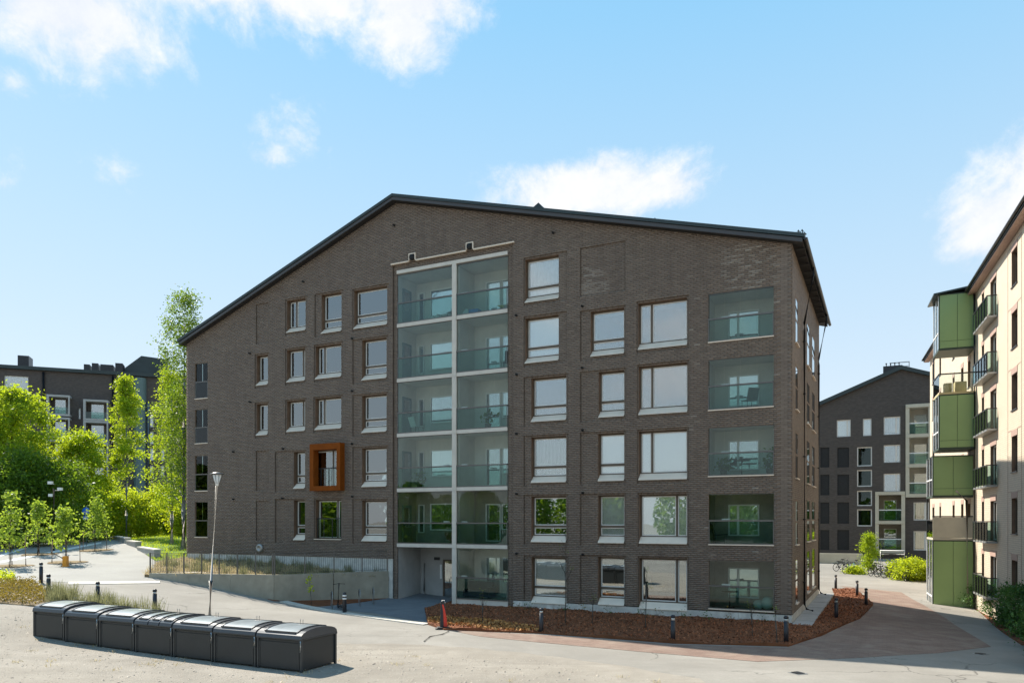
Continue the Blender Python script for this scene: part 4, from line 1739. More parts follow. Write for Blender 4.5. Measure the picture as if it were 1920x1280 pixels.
mb.build('roof_railing', M['galv'], char)
mb = MB()
mb.poly([(ds0, 3.0, .2), (ds1, 3.0, .2), (ds1, 3.0, 16.5), (ds0, 3.0, 16.5)])
mb.poly([(ds0, .2, 16.5), (ds1, .2, 16.5), (ds1, 14, 16.5), (ds0, 14, 16.5)])
mb.poly([(ds1, 14, .2), (ds0, 14, .2), (ds0, 14, 17), (sM_, 14, zM), (ds1, 14, 17)])
mb.build('room_wall', M['room'], char)
# corner balconies with pale frames
for (R_, n) in ((BC, 3), (BD, 2)):
    s0, s1, z0, z1 = R_
    for i in range(n):
        za, zb_ = z0 + (z1 - z0) * i / n, z0 + (z1 - z0) * (i + 1) / n
        mb = MB()
        mb.m = 1
        cell(mb, s0 + .35, s1 - .35, za + .35, zb_ - .002, 1.8)
        mb.m = 0
        mb.box((s0, -.25, za), (s1, .099, za + .34))
        mb.box((s0, -.2, za + .341), (s0 + .34, .4, zb_ - .002))
        mb.box((s1 - .34, -.2, za + .341), (s1, .4, zb_ - .002))
        if i == n - 1:
            mb.box((s0, -.25, zb_), (s1, .5, zb_ + .34))
        o = mb.build('balcony', [M['beige'], M['inner_dark'] if n == 2 else M['inner']], char)
        mb = MB()
        mb.box((s0 + .36, -.1, za + .4), (s1 - .36, -.08, za + 1.4))
        mb.build('rail_glass', M['glass_rail'], o)
        mb = MB()
        mb.box((s0 + .345, -.13, za + 1.41), (s1 - .345, -.05, za + 1.5))
        mb.build('handrail', M['white'], o)
        back_window(o, s0 + .8, s0 + 2.0, za + .4, zb_ - .5, 1.8, 'teal' if n == 3 else 'dark')
# low concrete wall and steps before it
w0, w1 = gpt(1530, 1055), gpt(1618, 1057)
WALLC = Plane(w0.x, w0.y, (w1.x - w0.x, w1.y - w0.y))
ln_ = math.hypot(w1.x - w0.x, w1.y - w0.y)
mb = MB()
mb.box((-3, 0, -.5), (ln_, .35, 1.0))
o = mb.build('low_concrete_wall', M['beige'], None, (w0.x, w0.y, min(w0.z, w1.z)), WALLC.rz)
tag(o, 'low beige concrete wall in front of the charcoal building', 'wall')

# brown block far on the left behind the trees
L = Plane(-75.3, 110.0, (3790, 1402))
far = empty('long_brick_block', (L.o.x, L.o.y, 0), L.rz, 'tall long dark brick housing block rising behind the bright green trees', 'building')


def lrect(l, t, r, b, dep=0.0):
    s0, za = L.at(l, b, dep)
    s1, zb = L.at(r, t, dep)
    return s0, s1, za, zb


LW = [(281, 777, 288, 800), (281, 809, 288, 832), (281, 840, 288, 863), (281, 872, 288, 895), (281, 904, 288, 927),
      (255, 808, 265, 830), (255, 840, 265, 862), (255, 872, 265, 894), (255, 904, 265, 927), (8, 706, 53, 735), (147, 765, 151, 785),
      (302, 809, 308, 832), (302, 840, 308, 863), (302, 872, 308, 895)]
lr = [lrect(*w) for w in LW]
ls0, ls1 = L.s(-160), L.s(360)
lz = L.at(0, 690)[1]
lz1 = L.at(305, 704)[1]
mb = MB()
wall_face(mb, ls0, ls1, 0, min(lz, lz1) - .2, lr, 0.0)
for h in lr:
    reveal(mb, h, 0, .2)
mb.box((ls0, .02, min(lz, lz1) - .2), (ls1, 13, lz - .02))
mb.poly([(ls1, 0, 0), (ls1, 13, 0), (ls1, 13, lz - .2), (ls1, 0, lz - .2)])
mb.build('wall', M['far_brick_brown'], far)
for h in lr:
    window(far, h, .2, 'S', 'pale' if rng.random() < .4 else 'dark', False).data.materials[0] = M['sash']
mb = MB()
mb.box((ls0 - .5, -.45, lz), (ls1 + .5, 13.5, lz + .5))
mb.build('roof', M['roof'], far)
for (l, t, r, b) in ((33, 667, 54, 684), (216, 681, 230, 692), (157, 683, 168, 690), (172, 681, 184, 690), (188, 684, 212, 691)):
    s0, s1, z0, z1 = lrect(l, t, r, b, 4)
    mb = MB()
    mb.box((s0, 4, lz + .3), (s1, 6.5, z1))
    mb.build('chimney', M['dark_metal'], far)
s0, s1, z0, z1 = lrect(240, 690, 290, 700, 8)
mb = MB()
mb.prism([(s0 - 3, lz + .4), (s1 + 2, lz + .4), (s1 + 2, z1 + 1.6), (s1 - 2, z1 + 1.9)], 1, 8, 12)
mb.build('roof_house', M['roof'], far)
mb = MB()
mb.poly([(ls0, 3.0, 0), (ls1, 3.0, 0), (ls1, 3.0, lz - .3), (ls0, 3.0, lz - .3)])
mb.poly([(ls0, 13, 0), (ls1, 13, 0), (ls1, 13, lz - .3), (ls0, 13, lz - .3)])
mb.build('room_wall', M['room'], far)
# curved stair tower
s0, s1 = L.s(250), L.s(275)
mb = MB()
prof = [((s0 + s1) / 2 + (s1 - s0) / 2 * math.cos(a), -1.4 * math.sin(a) + .3) for a in np.linspace(0, math.pi, 10)]
n = len(prof)
for i in range(n - 1):
    a, b = prof[i], prof[i + 1]
    mb.poly([(a[0], a[1], 0), (b[0], b[1], 0), (b[0], b[1], lz - .3), (a[0], a[1], lz - .3)])
mb.build('stair_tower', M['teal_metal'], far)
mb = MB()
mb.tube([(s1 + .25, -.3, 0), (s1 + .25, -.3, lz - 4)], .22, 6)
mb.build('downpipe', M['galv'], far)
for x in (82, 212):
    s = L.s(x)
    mb = MB()
    mb.tube([(s, -.2, 0), (s, -.2, lz - .2)], .16, 6)
    mb.build('downpipe', M['dark_metal'], far)
for (l, r, tops) in ((92, 135, (744, 785, 826, 866, 905)), (160, 206, (753, 792, 831, 870, 908))):
    for tt in tops:
        s0, s1, z0, z1 = lrect(l, tt, r, tt + 37)
        mb = MB()
        mb.box((s0, -1.7, z0), (s1, -.02, z0 + .3))
        mb.box((s0, -1.7, z0 + .301), (s0 + .15, -.02, z1 - .301))
        mb.box((s0, -1.7, z1 - .3), (s1, -.02, z1 - .02))
        mb.box((s1 - .2, -1.7, z0 + .301), (s1, -1.5, z1 - .301))
        mb.box((s0 + .16, -1.7, z0 + .301), (s0 + .3, -1.5, z1 - .301))
        o = mb.build('balcony', M['concrete'], far)
        mb = MB()
        mb.box((s0 + .31, -1.66, z0 + .301), (s1 - .21, -1.64, z0 + 1.3))
        mb.build('rail_glass', M['glass_rail'], o)
        back_window(o, s0 + .8, s1 - .8, z0 + .5, z1 - .5, -.02, 'dark')

# ------------------------------------------------------------------ ground surfaces
sheet('gravel_yard', PX((-140, 1125), (60, 1138), (200, 1150), (420, 1170), (640, 1205), (830, 1210), (1010, 1228), (1180, 1250), (1330, 1283)) +
      [Vector((3.5, 12)), Vector((-22, 12)), Vector((-32, 24))], M['gravel'], .012, .7, rough=.13, label='sandy gravel yard in the foreground')
path = PX((840, 1181), (1015, 1190), (1262, 1208), (1474, 1214), (1560, 1185), (1636, 1140), (1622, 1112), (1575, 1098), (1690, 1110), (1775, 1160), (1858, 1212),
          (1760, 1224), (1600, 1234), (1420, 1240), (1200, 1222), (1000, 1203), (900, 1193))
sheet('paver_path', path, M['paver'], .010, .5, label='reddish paved path')
bedpoly = PX((796, 1141), (850, 1127)) + [A.world(BAY[1] + .2, 0.25, 0), A.world(SR + .8, -.05, 0), A.world(SR + .85, DEEP + .5, 0)] + \
    PX((1560, 1104), (1603, 1106), (1637, 1134), (1612, 1160), (1540, 1192), (1478, 1212), (1262, 1206), (1015, 1188), (832, 1181), (802, 1171))
bump_rng = np.random.default_rng(3)


def bed_z(x, y):
    return ground_z(x, y) + .05 * np.sin(x * 2.1 + y) * np.sin(y * 1.7) + .02


sheet('mulch_bed', bedpoly, M['mulch'], .05, .22, label='bed of reddish brown bark mulch along the gable wall', zf=bed_z, bump=.02)
pav = PX((596, 1139), (742, 1118)) + [A.world(BAY[0] + .03, 2.2, 0), A.world(MID0 - .03, 2.2, 0), A.world(MID1 + .05, .0, 0)] + PX((796, 1140), (802, 1168), (700, 1149))
sheet('entrance_paving', pav, M['paving_dark'], .02, .4, label='grey slabs in front of the entrance')
# flush kerb blocks along the entrance
k0, k1 = gpt(532, 1128), gpt(801, 1171)
n = 9
for i in range(n):
    a, b = k0.lerp(k1, i / n), k0.lerp(k1, (i + .985) / n)
    dv = (b - a).normalized()
    nv = Vector((-dv.y, dv.x, 0)).normalized() * .24
    mb = MB()
    za, zb_ = gz(a.x, a.y), gz(b.x, b.y)
    vs = [(a - nv).to_tuple()[:2], (b - nv).to_tuple()[:2], (b + nv).to_tuple()[:2], (a + nv).to_tuple()[:2]]
    zs = [za, zb_, zb_, za]
    mb.add([(p[0], p[1], z - .1) for p, z in zip(vs, zs)] + [(p[0], p[1], z + .045) for p, z in zip(vs, zs)],
           [(4, 5, 6, 7), (0, 1, 5, 4), (1, 2, 6, 5), (2, 3, 7, 6), (3, 0, 4, 7)])
    if i == 0:
        kerb = mb.build('kerb', M['kerb'])
        tag(kerb, 'pale kerb stones along the entrance paving', None, None, 'structure')
    else:
        mb.build('kerb_stone', M['kerb'], kerb)
sheet('bare_bed', PX((470, 1112), (513, 1127), (722, 1121), (742, 1119), (598, 1137), (560, 1134)), M['mulch'], .03, .3, label='strip of dark soil below the retaining wall')
# left: light plaza, kerb line, bed, lawn
sheet('plaza', PX((-120, 1085), (128, 1092), (300, 1093), (290, 1052), (258, 1030), (236, 1010), (215, 1003), (0, 1003), (-120, 1003)), M['plaza'], .012, .9, label='pale paved square with young trees')
sheet('kerb_line', PX((128, 1096), (300, 1093), (300, 1089), (128, 1091)), M['kerb'], .03, .5, label='light kerb line across the road')
for i, (a, b) in enumerate((((0, 1052), (190, 1016)), ((0, 1040), (120, 1010)), ((0, 1062), (60, 1060)))):
    sheet('bay_marking', PX(a, b, (b[0], b[1] + 2.5), (a[0], a[1] + 3.5)), M['line'], .024, .8, label='white parking line on the square')
sheet('heath_bed', PX((-140, 1095), (60, 1090), (95, 1113), (150, 1126), (260, 1147), (190, 1149), (60, 1137), (-140, 1124)), M['soil'], .02, .4, label='bed of heather like ground cover', bump=.02)
sheet('lawn', PX((215, 1003), (238, 1010), (258, 1028), (292, 1052), (352, 1046)) + [A.world(SL - .2, 6, 0), A.world(SL - .2, 16, 0)] + PX((300, 985), (240, 992)), M['lawn'], .03, .6,
      label='sunlit green lawn beside the building')

# terrace behind the concrete wall
RWC, RWE, RWL = Vector((-12.2, 38.3)), A.world(BAYP[0] - .25, -.02, 0).to_2d(), Vector((-19.9, 41.0))
RTOP = 1.66


def bank_z(x, y):
    d = (x - A.o.x) * A.ey.x + (y - A.o.y) * A.ey.y      # minus = in front of the facade
    s = (x - A.o.x) * A.ex.x + (y - A.o.y) * A.ex.y
    zf = np.interp(s, [-17, -9, -3, 0], [1.98, 1.86, 1.5, 1.3])
    w = np.clip(-d / 6.5, 0, 1)
    return zf * (1 - w) + (RTOP - .22) * w + .05 * np.sin(3 * x) * np.sin(2.3 * y)


bk = [RWC + Vector((.12, .12)), RWE, A.world(SL - .5, .1, 0).to_2d(), Vector((-22.2, 46.6)), RWL + Vector((-.3, .1))]
sheet('planting_bank', bk, M['soil'], .0, .3, label='planted bank between the concrete wall and the gable', zf=bank_z, bump=.02)

rw = empty('retaining_wall', (RWC.x, RWC.y, 0), 0, 'cast concrete retaining wall with a sharp corner and a picket railing', 'wall')


def wall_run(a, b, name, zb0, zb1, zt0, zt1, thick=.22, m='concrete_wall'):
    a3, b3 = Vector((a.x - RWC.x, a.y - RWC.y)), Vector((b.x - RWC.x, b.y - RWC.y))
    d = (b3 - a3).normalized()
    nn = Vector((-d.y, d.x)) * thick
    if nn.y < 0:
        nn = -nn
    mb = MB()
    c = [a3, b3, b3 + nn, a3 + nn]
    zb = [zb0, zb1, zb1, zb0]
    zt = [zt0, zt1, zt1, zt0]
    mb.add([(p.x, p.y, z) for p, z in zip(c, zb)] + [(p.x, p.y, z) for p, z in zip(c, zt)],
           [(0, 3, 2, 1), (4, 5, 6, 7), (0, 1, 5, 4), (1, 2, 6, 5), (2, 3, 7, 6), (3, 0, 4, 7)])
    return mb.build(name, M[m], rw)


TL = 1.56
npan = 3
for i in range(npan):
    a, b = RWL.lerp(RWC, i / npan), RWL.lerp(RWC, (i + .997) / npan)
    wall_run(a, b, 'wall_panel', -.3, -.3, TL + (RTOP - TL) * i / npan, TL + (RTOP - TL) * (i + 1) / npan)
for i in range(2):
    a, b = RWC.lerp(RWE, i / 2 + .003), RWC.lerp(RWE, (i + .995) / 2)
    wall_run(a, b, 'wall_panel', -.3, -.3, RTOP, RTOP)
PK = MB()
PK.box((-.007, -.007, 0), (.007, .007, 1.0))
pkm = PK.mesh('baluster', M['rail_metal'])
PO = MB()
PO.box((-.03, -.02, 0), (.03, .02, 1.12))
pom = PO.mesh('railing_post', M['rail_metal'])
for (a, b, z0, z1, npost) in ((RWL, RWC, TL, RTOP, 7), (RWC, RWE, RTOP, RTOP, 4)):
    a3, b3 = a - RWC, b - RWC
    off = Vector((.0, .12))
    ln = (b3 - a3).length
    for i in range(npost + 1):
        q = a3.lerp(b3, min(.985, i / npost)) + off
        o = link(bpy.data.objects.new('railing_post', pom))
        o.location = (q.x, q.y, z0 + (z1 - z0) * i / npost)
        o.parent = rw
    nb = int(ln / .11)
    for i in range(nb):
        q = a3.lerp(b3, (i + .5) / nb) + off
        o = link(bpy.data.objects.new('baluster', pkm))
        o.location = (q.x, q.y, z0 + (z1 - z0) * (i + .5) / nb + .06)
        o.parent = rw
    mb = MB()
    mb.tube([(a3.x + off.x, a3.y + off.y, z0 + 1.09), (b3.x + off.x, b3.y + off.y, z1 + 1.09)], .014, 6)
    mb.tube([(a3.x + off.x, a3.y + off.y, z0 + .08), (b3.x + off.x, b3.y + off.y, z1 + .08)], .012, 6)
    mb.build('rail', M['rail_metal'], rw)

# ------------------------------------------------------------------ surface waste containers
c_right, c_left = Vector((-6.08, 21.74)), gpt(62, 1193).to_2d()
row = c_left - c_right
ulen = row.length / 7
ax = -row.normalized()                      # towards the right
crz = math.atan2(ax.y, ax.x)
CW, CD, CHT = ulen - .05, 1.62, .93
arc = [(CD * .5 - (CD * .5 + .03) * math.cos(a), CHT + .03 + .27 * math.sin(a) ** .75) for a in np.linspace(0, math.pi, 13)]


def container(i, o0, label):
    split = i == 3
    root = empty('waste_container', o0, crz, label, 'waste container', 'row of charcoal waste containers')
    mb = MB()
    mb.box((.04, .04, .04), (CW - .04, CD - .04, CHT - .03))
    mb.build('body', M['container'], root)
    mb = MB()
    mb.box((.13, .012, .07), (CW - .13, .039, CHT - .10))
    mb.build('front_panel', M['container'], root)
    for x in (0.0, CW - .07):
        for y in (0.0, CD - .07):
            mb = MB()
            mb.box((x, y, 0), (x + .07, y + .07, CHT - .01))
            mb.build('corner_post', M['container_edge'], root)
    mb = MB()
    mb.box((.10, .0, .06), (.125, .011, CHT - .08))
    mb.build('edge_strip', M['container_edge'], root)
    mb = MB()
    mb.box((CW - .125, .0, .06), (CW - .10, .011, CHT - .08))
    mb.build('edge_strip', M['container_edge'], root)
    mb = MB()
    ring_pts = ((-.01, -.02, CHT - .009), (CW + .01, CD + .02, CHT + .028))
    mb.box(*ring_pts)
    mb.build('rim', M['container_edge'], root)
    parts = [(0.0, CW)] if not split else [(0.0, CW * .36), (CW * .38, CW * .66), (CW * .68, CW)]
    for (a, b) in parts:
        mb = MB()
        mb.sm = False
        n = len(arc)
        vs = [(a + .005, y, z) for y, z in arc] + [(b - .005, y, z) for y, z in arc]
        fs = [(k, n + k, n + k + 1, k + 1) for k in range(n - 1)]
        fs += [tuple(range(n)), tuple(range(2 * n - 1, n - 1, -1)), (0, n - 1, 2 * n - 1, n)]
        mb.add(vs, fs)
        lid = mb.build('lid', M['lid'], root)
        # raised frame and grey panel following the curve of the lid
        m0, m1 = 2, n - 4
        w = b - a
        e0, e1 = a + w * .13, b - w * .13

        def strip(p, q, k0, k1, lift, m, nm):
            mb = MB()
            mb.sm = True
            vs, fs = [], []
            for k in range(k0, k1 + 1):
                y, z = arc[k]
                vs += [(p, y, z + lift), (q, y, z + lift)]
            for k in range(k1 - k0):
                fs.append((2 * k, 2 * k + 1, 2 * k + 3, 2 * k + 2))
            mb.add(vs, fs)
            return mb, nm, m
        fr = MB()
        for (p, q, u, v) in ((e0, e0 + .05, m0, m1), (e1 - .05, e1, m0, m1)):
            for k in range(u, v):
                (y0, z0), (y1, z1) = arc[k], arc[k + 1]
                fr.prism([(y0, z0 - .01), (y1, z1 - .01), (y1, z1 + .03), (y0, z0 + .03)], 0, p, q)
        for k in (m0, m1):
            y, z = arc[k]
            fr.box((e0 + .051, y - .03, z - .03), (e1 - .051, y + .03, z + .03))
        fr.build('lid_frame', M['lid'], lid)
        mb, nm, m = strip(e0 + .05, e1 - .05, m0, m1, .012, 'lid_window', 'lid_panel')
        mb.build('lid_panel', M['lid_window'], lid)
    mb = MB()
    mb.tube([(CW - .02, -.03, CHT - .02), (CW - .0, -.05, CHT - .16), (CW - .02, -.04, CHT - .34)], .018, 6)
    mb.build('latch', M['silver'], root)
    mb = MB()
    for x in (CW * .5 - .05, CW * .5 + .05):
        mb.tube([(x, CD * .62, arc[7][1] - .02), (x, CD * .62, arc[7][1] + .16)], .012, 6)
    mb.box((CW * .5 - .12, CD * .62 - .05, arc[7][1] - .03), (CW * .5 + .12, CD * .62 + .05, arc[7][1] + .015))
    mb.build('lifting_eye', M['galv'], root)
    mb = MB()
    mb.lathe([(0, 0), (.30, 0), (.33, .03), (.26, .09), (0, .11)], 18, (CW * .72, CD * .84, CHT + .10))
    mb.build('fill_hatch', M['yellow'] if i == 0 else M['lid'], root)
    return root


CLAB = ['charcoal waste container at the far uphill end of the row, with a yellow hatch', 'charcoal container second from the uphill end, in front of the reed tufts',
        'charcoal container third from the uphill end, just before the one with a split lid', 'charcoal container with its lid split into three narrow flaps',
        'charcoal container directly downhill of the split lid one, below the street lamp', 'charcoal container between the lamp post and the end one of the row',
        'charcoal container at the near end of the row, its whole side showing']
for i in range(7):
    p = c_left - row * (i / 7)
    q = c_left - row * ((i + .5) / 7)
    container(i, (p.x, p.y, gz(q.x, q.y) + .015), CLAB[i])

# ------------------------------------------------------------------ bollards, lamp, small street things
def bollard(p, label, h=1.0, base=False, style=0):
    o = empty('bollard', p, float(rng.uniform(0, 6)), label, 'bollard', 'black bollard lights' if style == 0 else None)
    mb = MB()
    mb.lathe([(.085, -.1), (.085, h * .80)], 14)
    if base:
        mb.lathe([(.16, -.02), (.16, .02), (.087, .03)], 14)
    mb.build('post', M['bollard'], o)
    mb = MB()
    mb.lathe([(.07, h * .80), (.07, h * .90)], 14)
    mb.build('light_ring', M['silver'], o)
    mb = MB()
    mb.lathe([(.088, h * .90), (.088, h * .96), (.06, h), (0, h + .01)], 14)
    mb.build('cap', M['bollard'], o)
    return o


bollard(gpt(77, 1093), 'black bollard farthest up the road, beside the pale square')
bollard(gpt(91, 1119.5), 'black bollard at the end of the heather bed')
a, b = gpt(91, 1119.5), Vector((-15.0, 31.4, 0))
c = Vector((-.5540 * 31.9, 31.9, 0))
bollard((c.x, c.y, gz(c.x, c.y)), 'black bollard behind the second waste container')
bollard((b.x, b.y, gz(b.x, b.y)), 'black bollard behind the split lid container')
bollard(gpt(1015, 1187), 'black bollard with a silver ring at the mulch edge, nearest the entrance')
bollard(gpt(1262, 1204), 'black bollard at the mulch edge below the large corner window')
bollard(gpt(1474, 1205), 'black bollard at the tip of the mulch bed by the building corner')
bollard(gpt(1568, 1162), 'black bollard with a round foot inside the mulch bed beside the side wall', base=True)
bollard(gpt(1567, 1105), 'black bollard farthest down the lane, behind the mulch bed')
bollard(gpt(1607, 1119), 'black bollard at the rounded end of the mulch bed, middle of three')
bollard(gpt(1624, 1137), 'black bollard at the rounded end of the mulch bed, nearest of three')

lp = gpt(393, 1155)
lamp = empty('street_lamp', lp, 0, 'slim grey street lamp with a tapered lantern standing behind the waste containers', 'street lamp')
LH = EYE + (HY - 886) / FPX * lp.y - lp.z
dx = (407 - 393) / FPX * lp.y
mb = MB()
mb.tube([(0, 0, -.2), (dx * .18, 0, LH * .25), (dx * .22, 0, LH * .251), (dx * .93, 0, LH - .55)], [.085, .08, .055, .045], 12)
mb.build('pole', M['galv'], lamp)
mb = MB()
mb.lathe([(.05, LH - .56), (.08, LH - .46), (.20, LH - .10), (.19, LH - .08), (0, LH - .08)], 16, (dx, 0, 0))
hd = mb.build('lantern', M['white'], lamp)
for i in range(8):
    a = i * math.pi / 4
    mb = MB()
    mb.tube([(dx + .09 * math.cos(a), .09 * math.sin(a), LH - .46), (dx + .225 * math.cos(a), .225 * math.sin(a), LH - .06)], .012, 5)
    mb.build('lantern_rib', M['galv'], hd)
mb = MB()
mb.lathe([(0, LH - .079), (.29, LH - .07), (.29, LH - .04), (.10, LH + .03), (0, LH + .03)], 20, (dx, 0, 0))
mb.build('lamp_shade', M['rail_metal'], lamp)


def side_lamp(px, py, d, label, style):
    x = (px - CX) / FPX * d
    z0 = gz(x, d)
    H = EYE + (HY - py) / FPX * d - z0
    o = empty('street_lamp', (x, d, z0), 0, label, 'street lamp')
    mb = MB()
    mb.tube([(0, 0, -.2), (0, 0, H - .5)], [.07, .05], 8)
    mb.build('pole', M['dark_metal'], o)
    if style == 0:
        mb = MB()
        mb.lathe([(.06, H - .5), (.22, H - .05), (.24, H), (0, H + .02)], 12)
        mb.build('lantern', M['white'], o)
    else:
        for q, (u, v) in enumerate(((-.25, H - .1), (.45, H - .55), (-.2, H - 1.0))):
            mb = MB()
            mb.box((u - .15, -.1, v - .10), (u + .15, .1, v + .10))
            mb.tube([(0, 0, v - .1), (u, 0, v - .1)], .03, 6)
            mb.build('floodlight', M['white'], o)
    return o


side_lamp(163, 905, 62.0, 'dark park lamp with a pale lantern among the trees above the blue sign', 0)
side_lamp(101, 902, 54.0, 'dark post with three small white floodlights between the young trees', 1)

# shared path sign
d = 58.0
x = (162 - CX) / FPX * d
z0 = gz(x, d)
o = empty('path_sign', (x, d, z0), 0, 'round blue path sign with a smaller blue plate under it', 'road sign')
zc = EYE + (HY - 958) / FPX * d
mb = MB()
mb.tube([(0, 0, -.2), (0, 0, zc - z0 + .4)], .035, 8)
mb.build('pole', M['galv'], o)
mb = MB()
mb.lathe([(0, 0), (.30, 0), (.30, .03), (0, .03)], 22)
sg = mb.build('sign_disc', M['sign_blue'], o, (0, -.045, zc - z0))
sg.rotation_euler = (math.pi / 2, 0, 0)
mb = MB()      # white walker and bicycle marks
mb.box((.07, .03, .031), (.12, .16, .036))
mb.box((.05, -.10, .031), (.08, .028, .036))
mb.box((.11, -.10, .031), (.14, .028, .036))
mb.lathe([(0, .031), (.03, .031), (.03, .036), (0, .036)], 8, (.095, .20, 0))
mb.torus((-.15, -.08, .034), .05, .012, 2, 12, 4)
mb.torus((-.03, -.08, .034), .05, .012, 2, 12, 4)
mb.tube([(-.15, -.08, .034), (-.10, .02, .034), (-.04, .02, .034), (-.03, -.08, .034)], .01, 4)
mb.build('pictogram', M['white'], sg)
mb = MB()
mb.box((-.22, -.05, zc - z0 - .66), (.22, -.03, zc - z0 - .36))
pl = mb.build('lower_plate', M['sign_blue'], o)
mb = MB()
mb.box((-.16, -.055, zc - z0 - .54), (.16, -.051, zc - z0 - .48))
mb.build('arrow', M['white'], pl)

# square dark litter bin, hydrant post, signs
p = gpt(231, 1006)
o = empty('litter_bin', p, .2, 'tall dark green bin at the top of the low walls', 'bin')
mb = MB()
mb.box((-.55, -.5, 0), (.55, .5, 1.55))
mb.build('body', M['container'], o)
mb = MB()
mb.box((-.6, -.55, 1.551), (.6, .55, 1.66))
mb.build('lid', M['container_edge'], o)
p = gpt(123, 1062)
o = empty('barrier_post', p, 0, 'orange lifting barrier post standing among the staked trees', 'barrier')
mb = MB()
mb.box((-.12, -.12, 0), (.12, .12, .62))
mb.box((-.17, -.17, .0), (.17, .17, .06))
mb.build('post', M['orange'], o)
mb = MB()
mb.tube([(-.1, 0, .45), (-.9, .1, .85)], .04, 6)
mb.build('arm', M['dark_metal'], o)

# low seat walls beside the lawn
for i, ((x0, y0), (x1, y1), lab) in enumerate((((211, 1011), (234, 1019), 'low pale wall block farthest up the path beside the dark bin'), ((237, 1021), (254, 1027), 'short pale wall block between the two longer ones'),
                                               ((257, 1031), (289, 1046), 'low pale wall block nearest the building corner'))):
    a, b = gpt(x0, y0), gpt(x1, y1)
    rz = math.atan2(b.y - a.y, b.x - a.x)
    ln = (b - a).to_2d().length
    o = empty('seat_wall', (a.x, a.y, min(a.z, b.z)), rz, lab, 'low wall', 'low wall blocks by the lawn')
    mb = MB()
    mb.box((0, 0, -.3), (ln, .4, .34 + .5 * abs(a.z - b.z)))
    mb.build('block', M['concrete'], o)
    mb = MB()
    mb.box((-.02, -.03, .341 + .5 * abs(a.z - b.z)), (ln + .02, .43, .42 + .5 * abs(a.z - b.z)))
    mb.build('coping', M['slab'], o)

# bicycle stands by the entrance
for (x, y, lab) in ((622, 1140, 'thin grey bicycle stand beside the scooter'), (674, 1135, 'grey bicycle stand, middle one by the concrete wall'), (700, 1132, 'grey bicycle stand nearest the entrance corner')):
    p = gpt(x, y)
    rz = math.atan2(p.y, p.x) + .08
    mb = MB()
    mb.tube([(-.35, 0, -.1), (-.35, 0, .72), (-.28, 0, .82), (.28, 0, .82), (.35, 0, .72), (.35, 0, -.1)], .03, 8)
    tag(mb.build('bicycle_stand', M['galv'], None, p, rz), lab, 'bicycle stand', 'bicycle stands by the entrance')

# electric scooter and the banded post before it
p = gpt(646, 1149)
o = empty('banded_post', p, 0, 'black post with two white bands on the kerb by the entrance', 'bollard')
mb = MB()
mb.lathe([(.10, -.1), (.09, .92), (.07, .98), (0, 1.0)], 14)
mb.build('post', M['bollard'], o)
for z in (.66, .80):
    mb = MB()
    mb.lathe([(.098, z), (.098, z + .07)], 14)
    mb.build('band', M['white'], o)
p = gpt(640, 1142)
o = empty('electric_scooter', p, .55, 'dark electric scooter parked behind the banded post', 'scooter')
mb = MB()
mb.box((-.10, -.45, .12), (.10, .35, .19))
mb.build('deck', M['dark_metal'], o)
for y in (-.55, .52):
    mb = MB()
    mb.torus((0, y, .12), .095, .03, 0, 14, 6)
    w = mb.build('wheel', M['rubber'], o)
    mb = MB()
    mb.lathe([(0, -.02), (.07, -.02), (.07, .02), (0, .02)], 10)
    h = mb.build('rim', M['silver'], w, (0, y, .12))
    h.rotation_euler = (0, math.pi / 2, 0)
mb = MB()
mb.tube([(0, .52, .12), (0, .50, .26), (0, .36, 1.22)], .03, 8)
mb.build('stem', M['dark_metal'], o)
mb = MB()
mb.tube([(-.30, .34, 1.22), (0, .36, 1.25), (.30, .34, 1.22)], .02, 6)
mb.build('handlebar', M['rubber'], o)
mb = MB()
mb.box((-.08, -.62, .22), (.08, -.40, .24))
mb.build('mudguard', M['green_edge'], o)

# red and black delineator at the mulch edge, with its loose strap
p = gpt(832, 1179)
o = empty('traffic_delineator', p, .15, 'black and red traffic delineator on a rubber foot at the mulch corner', 'delineator')
mb = MB()
mb.prism([(-.36, 0), (.36, 0), (.24, .09), (-.24, .09)], 1, -.2, .2)
mb.build('foot', M['rubber'], o)
mb = MB()
mb.prism([(-.15, .091), (.15, .091), (.05, 1.06), (.03, 1.14), (-.11, 1.14), (-.13, 1.05)], 1, -.03, .03)
mb.build('blade', M['bollard'], o)
mb = MB()
mb.prism([(.0, .10), (.14, .10), (.12, .45), (.06, .75), (-.02, 1.02), (-.07, 1.0), (-.02, .7)], 1, -.045, -.032)
mb.build('red_stripe', M['red'], o)
mb = MB()
mb.tube([(-.12, 0, 1.06), (-.06, 0, 1.17), (.02, 0, 1.17), (.06, 0, 1.06)], .025, 6)
mb.build('grip', M['white'], o)
a, b, c, e = gpt(842, 1184), gpt(830, 1190), gpt(806, 1194), gpt(795, 1203)
mb = MB()
mb.tube([Vector((q.x, q.y, gz(q.x, q.y) + .03)) for q in (a, b, c, e)], .018, 6)
tag(mb.build('loose_cable', M['rubber']), 'thin black cable lying on the asphalt beside the delineator', 'cable')

# drains
for (x, y, lab, r) in ((1496, 1262, 'small square drain grate in the sunlit asphalt', .2), (1838, 1226, 'drain cover in the shaded asphalt by the lane', .18)):
    p = gpt(x, y)
    o = empty('drain_grate', (p.x, p.y, p.z + .012), .4, lab, 'drain')
    mb = MB()
    ring(mb, -r, r, -r, r, .05, 0, .02)
    f = mb.build('frame', M['galv'], o)
    f.rotation_euler = (-math.pi / 2, 0, 0)
    for i in range(6):
        mb = MB()
        mb.box((-r + .08 + i * (2 * r - .16) / 6, -r + .05, 0), (-r + .12 + i * (2 * r - .16) / 6, r - .05, .016))
        mb.build('bar', M['dark_metal'], o)

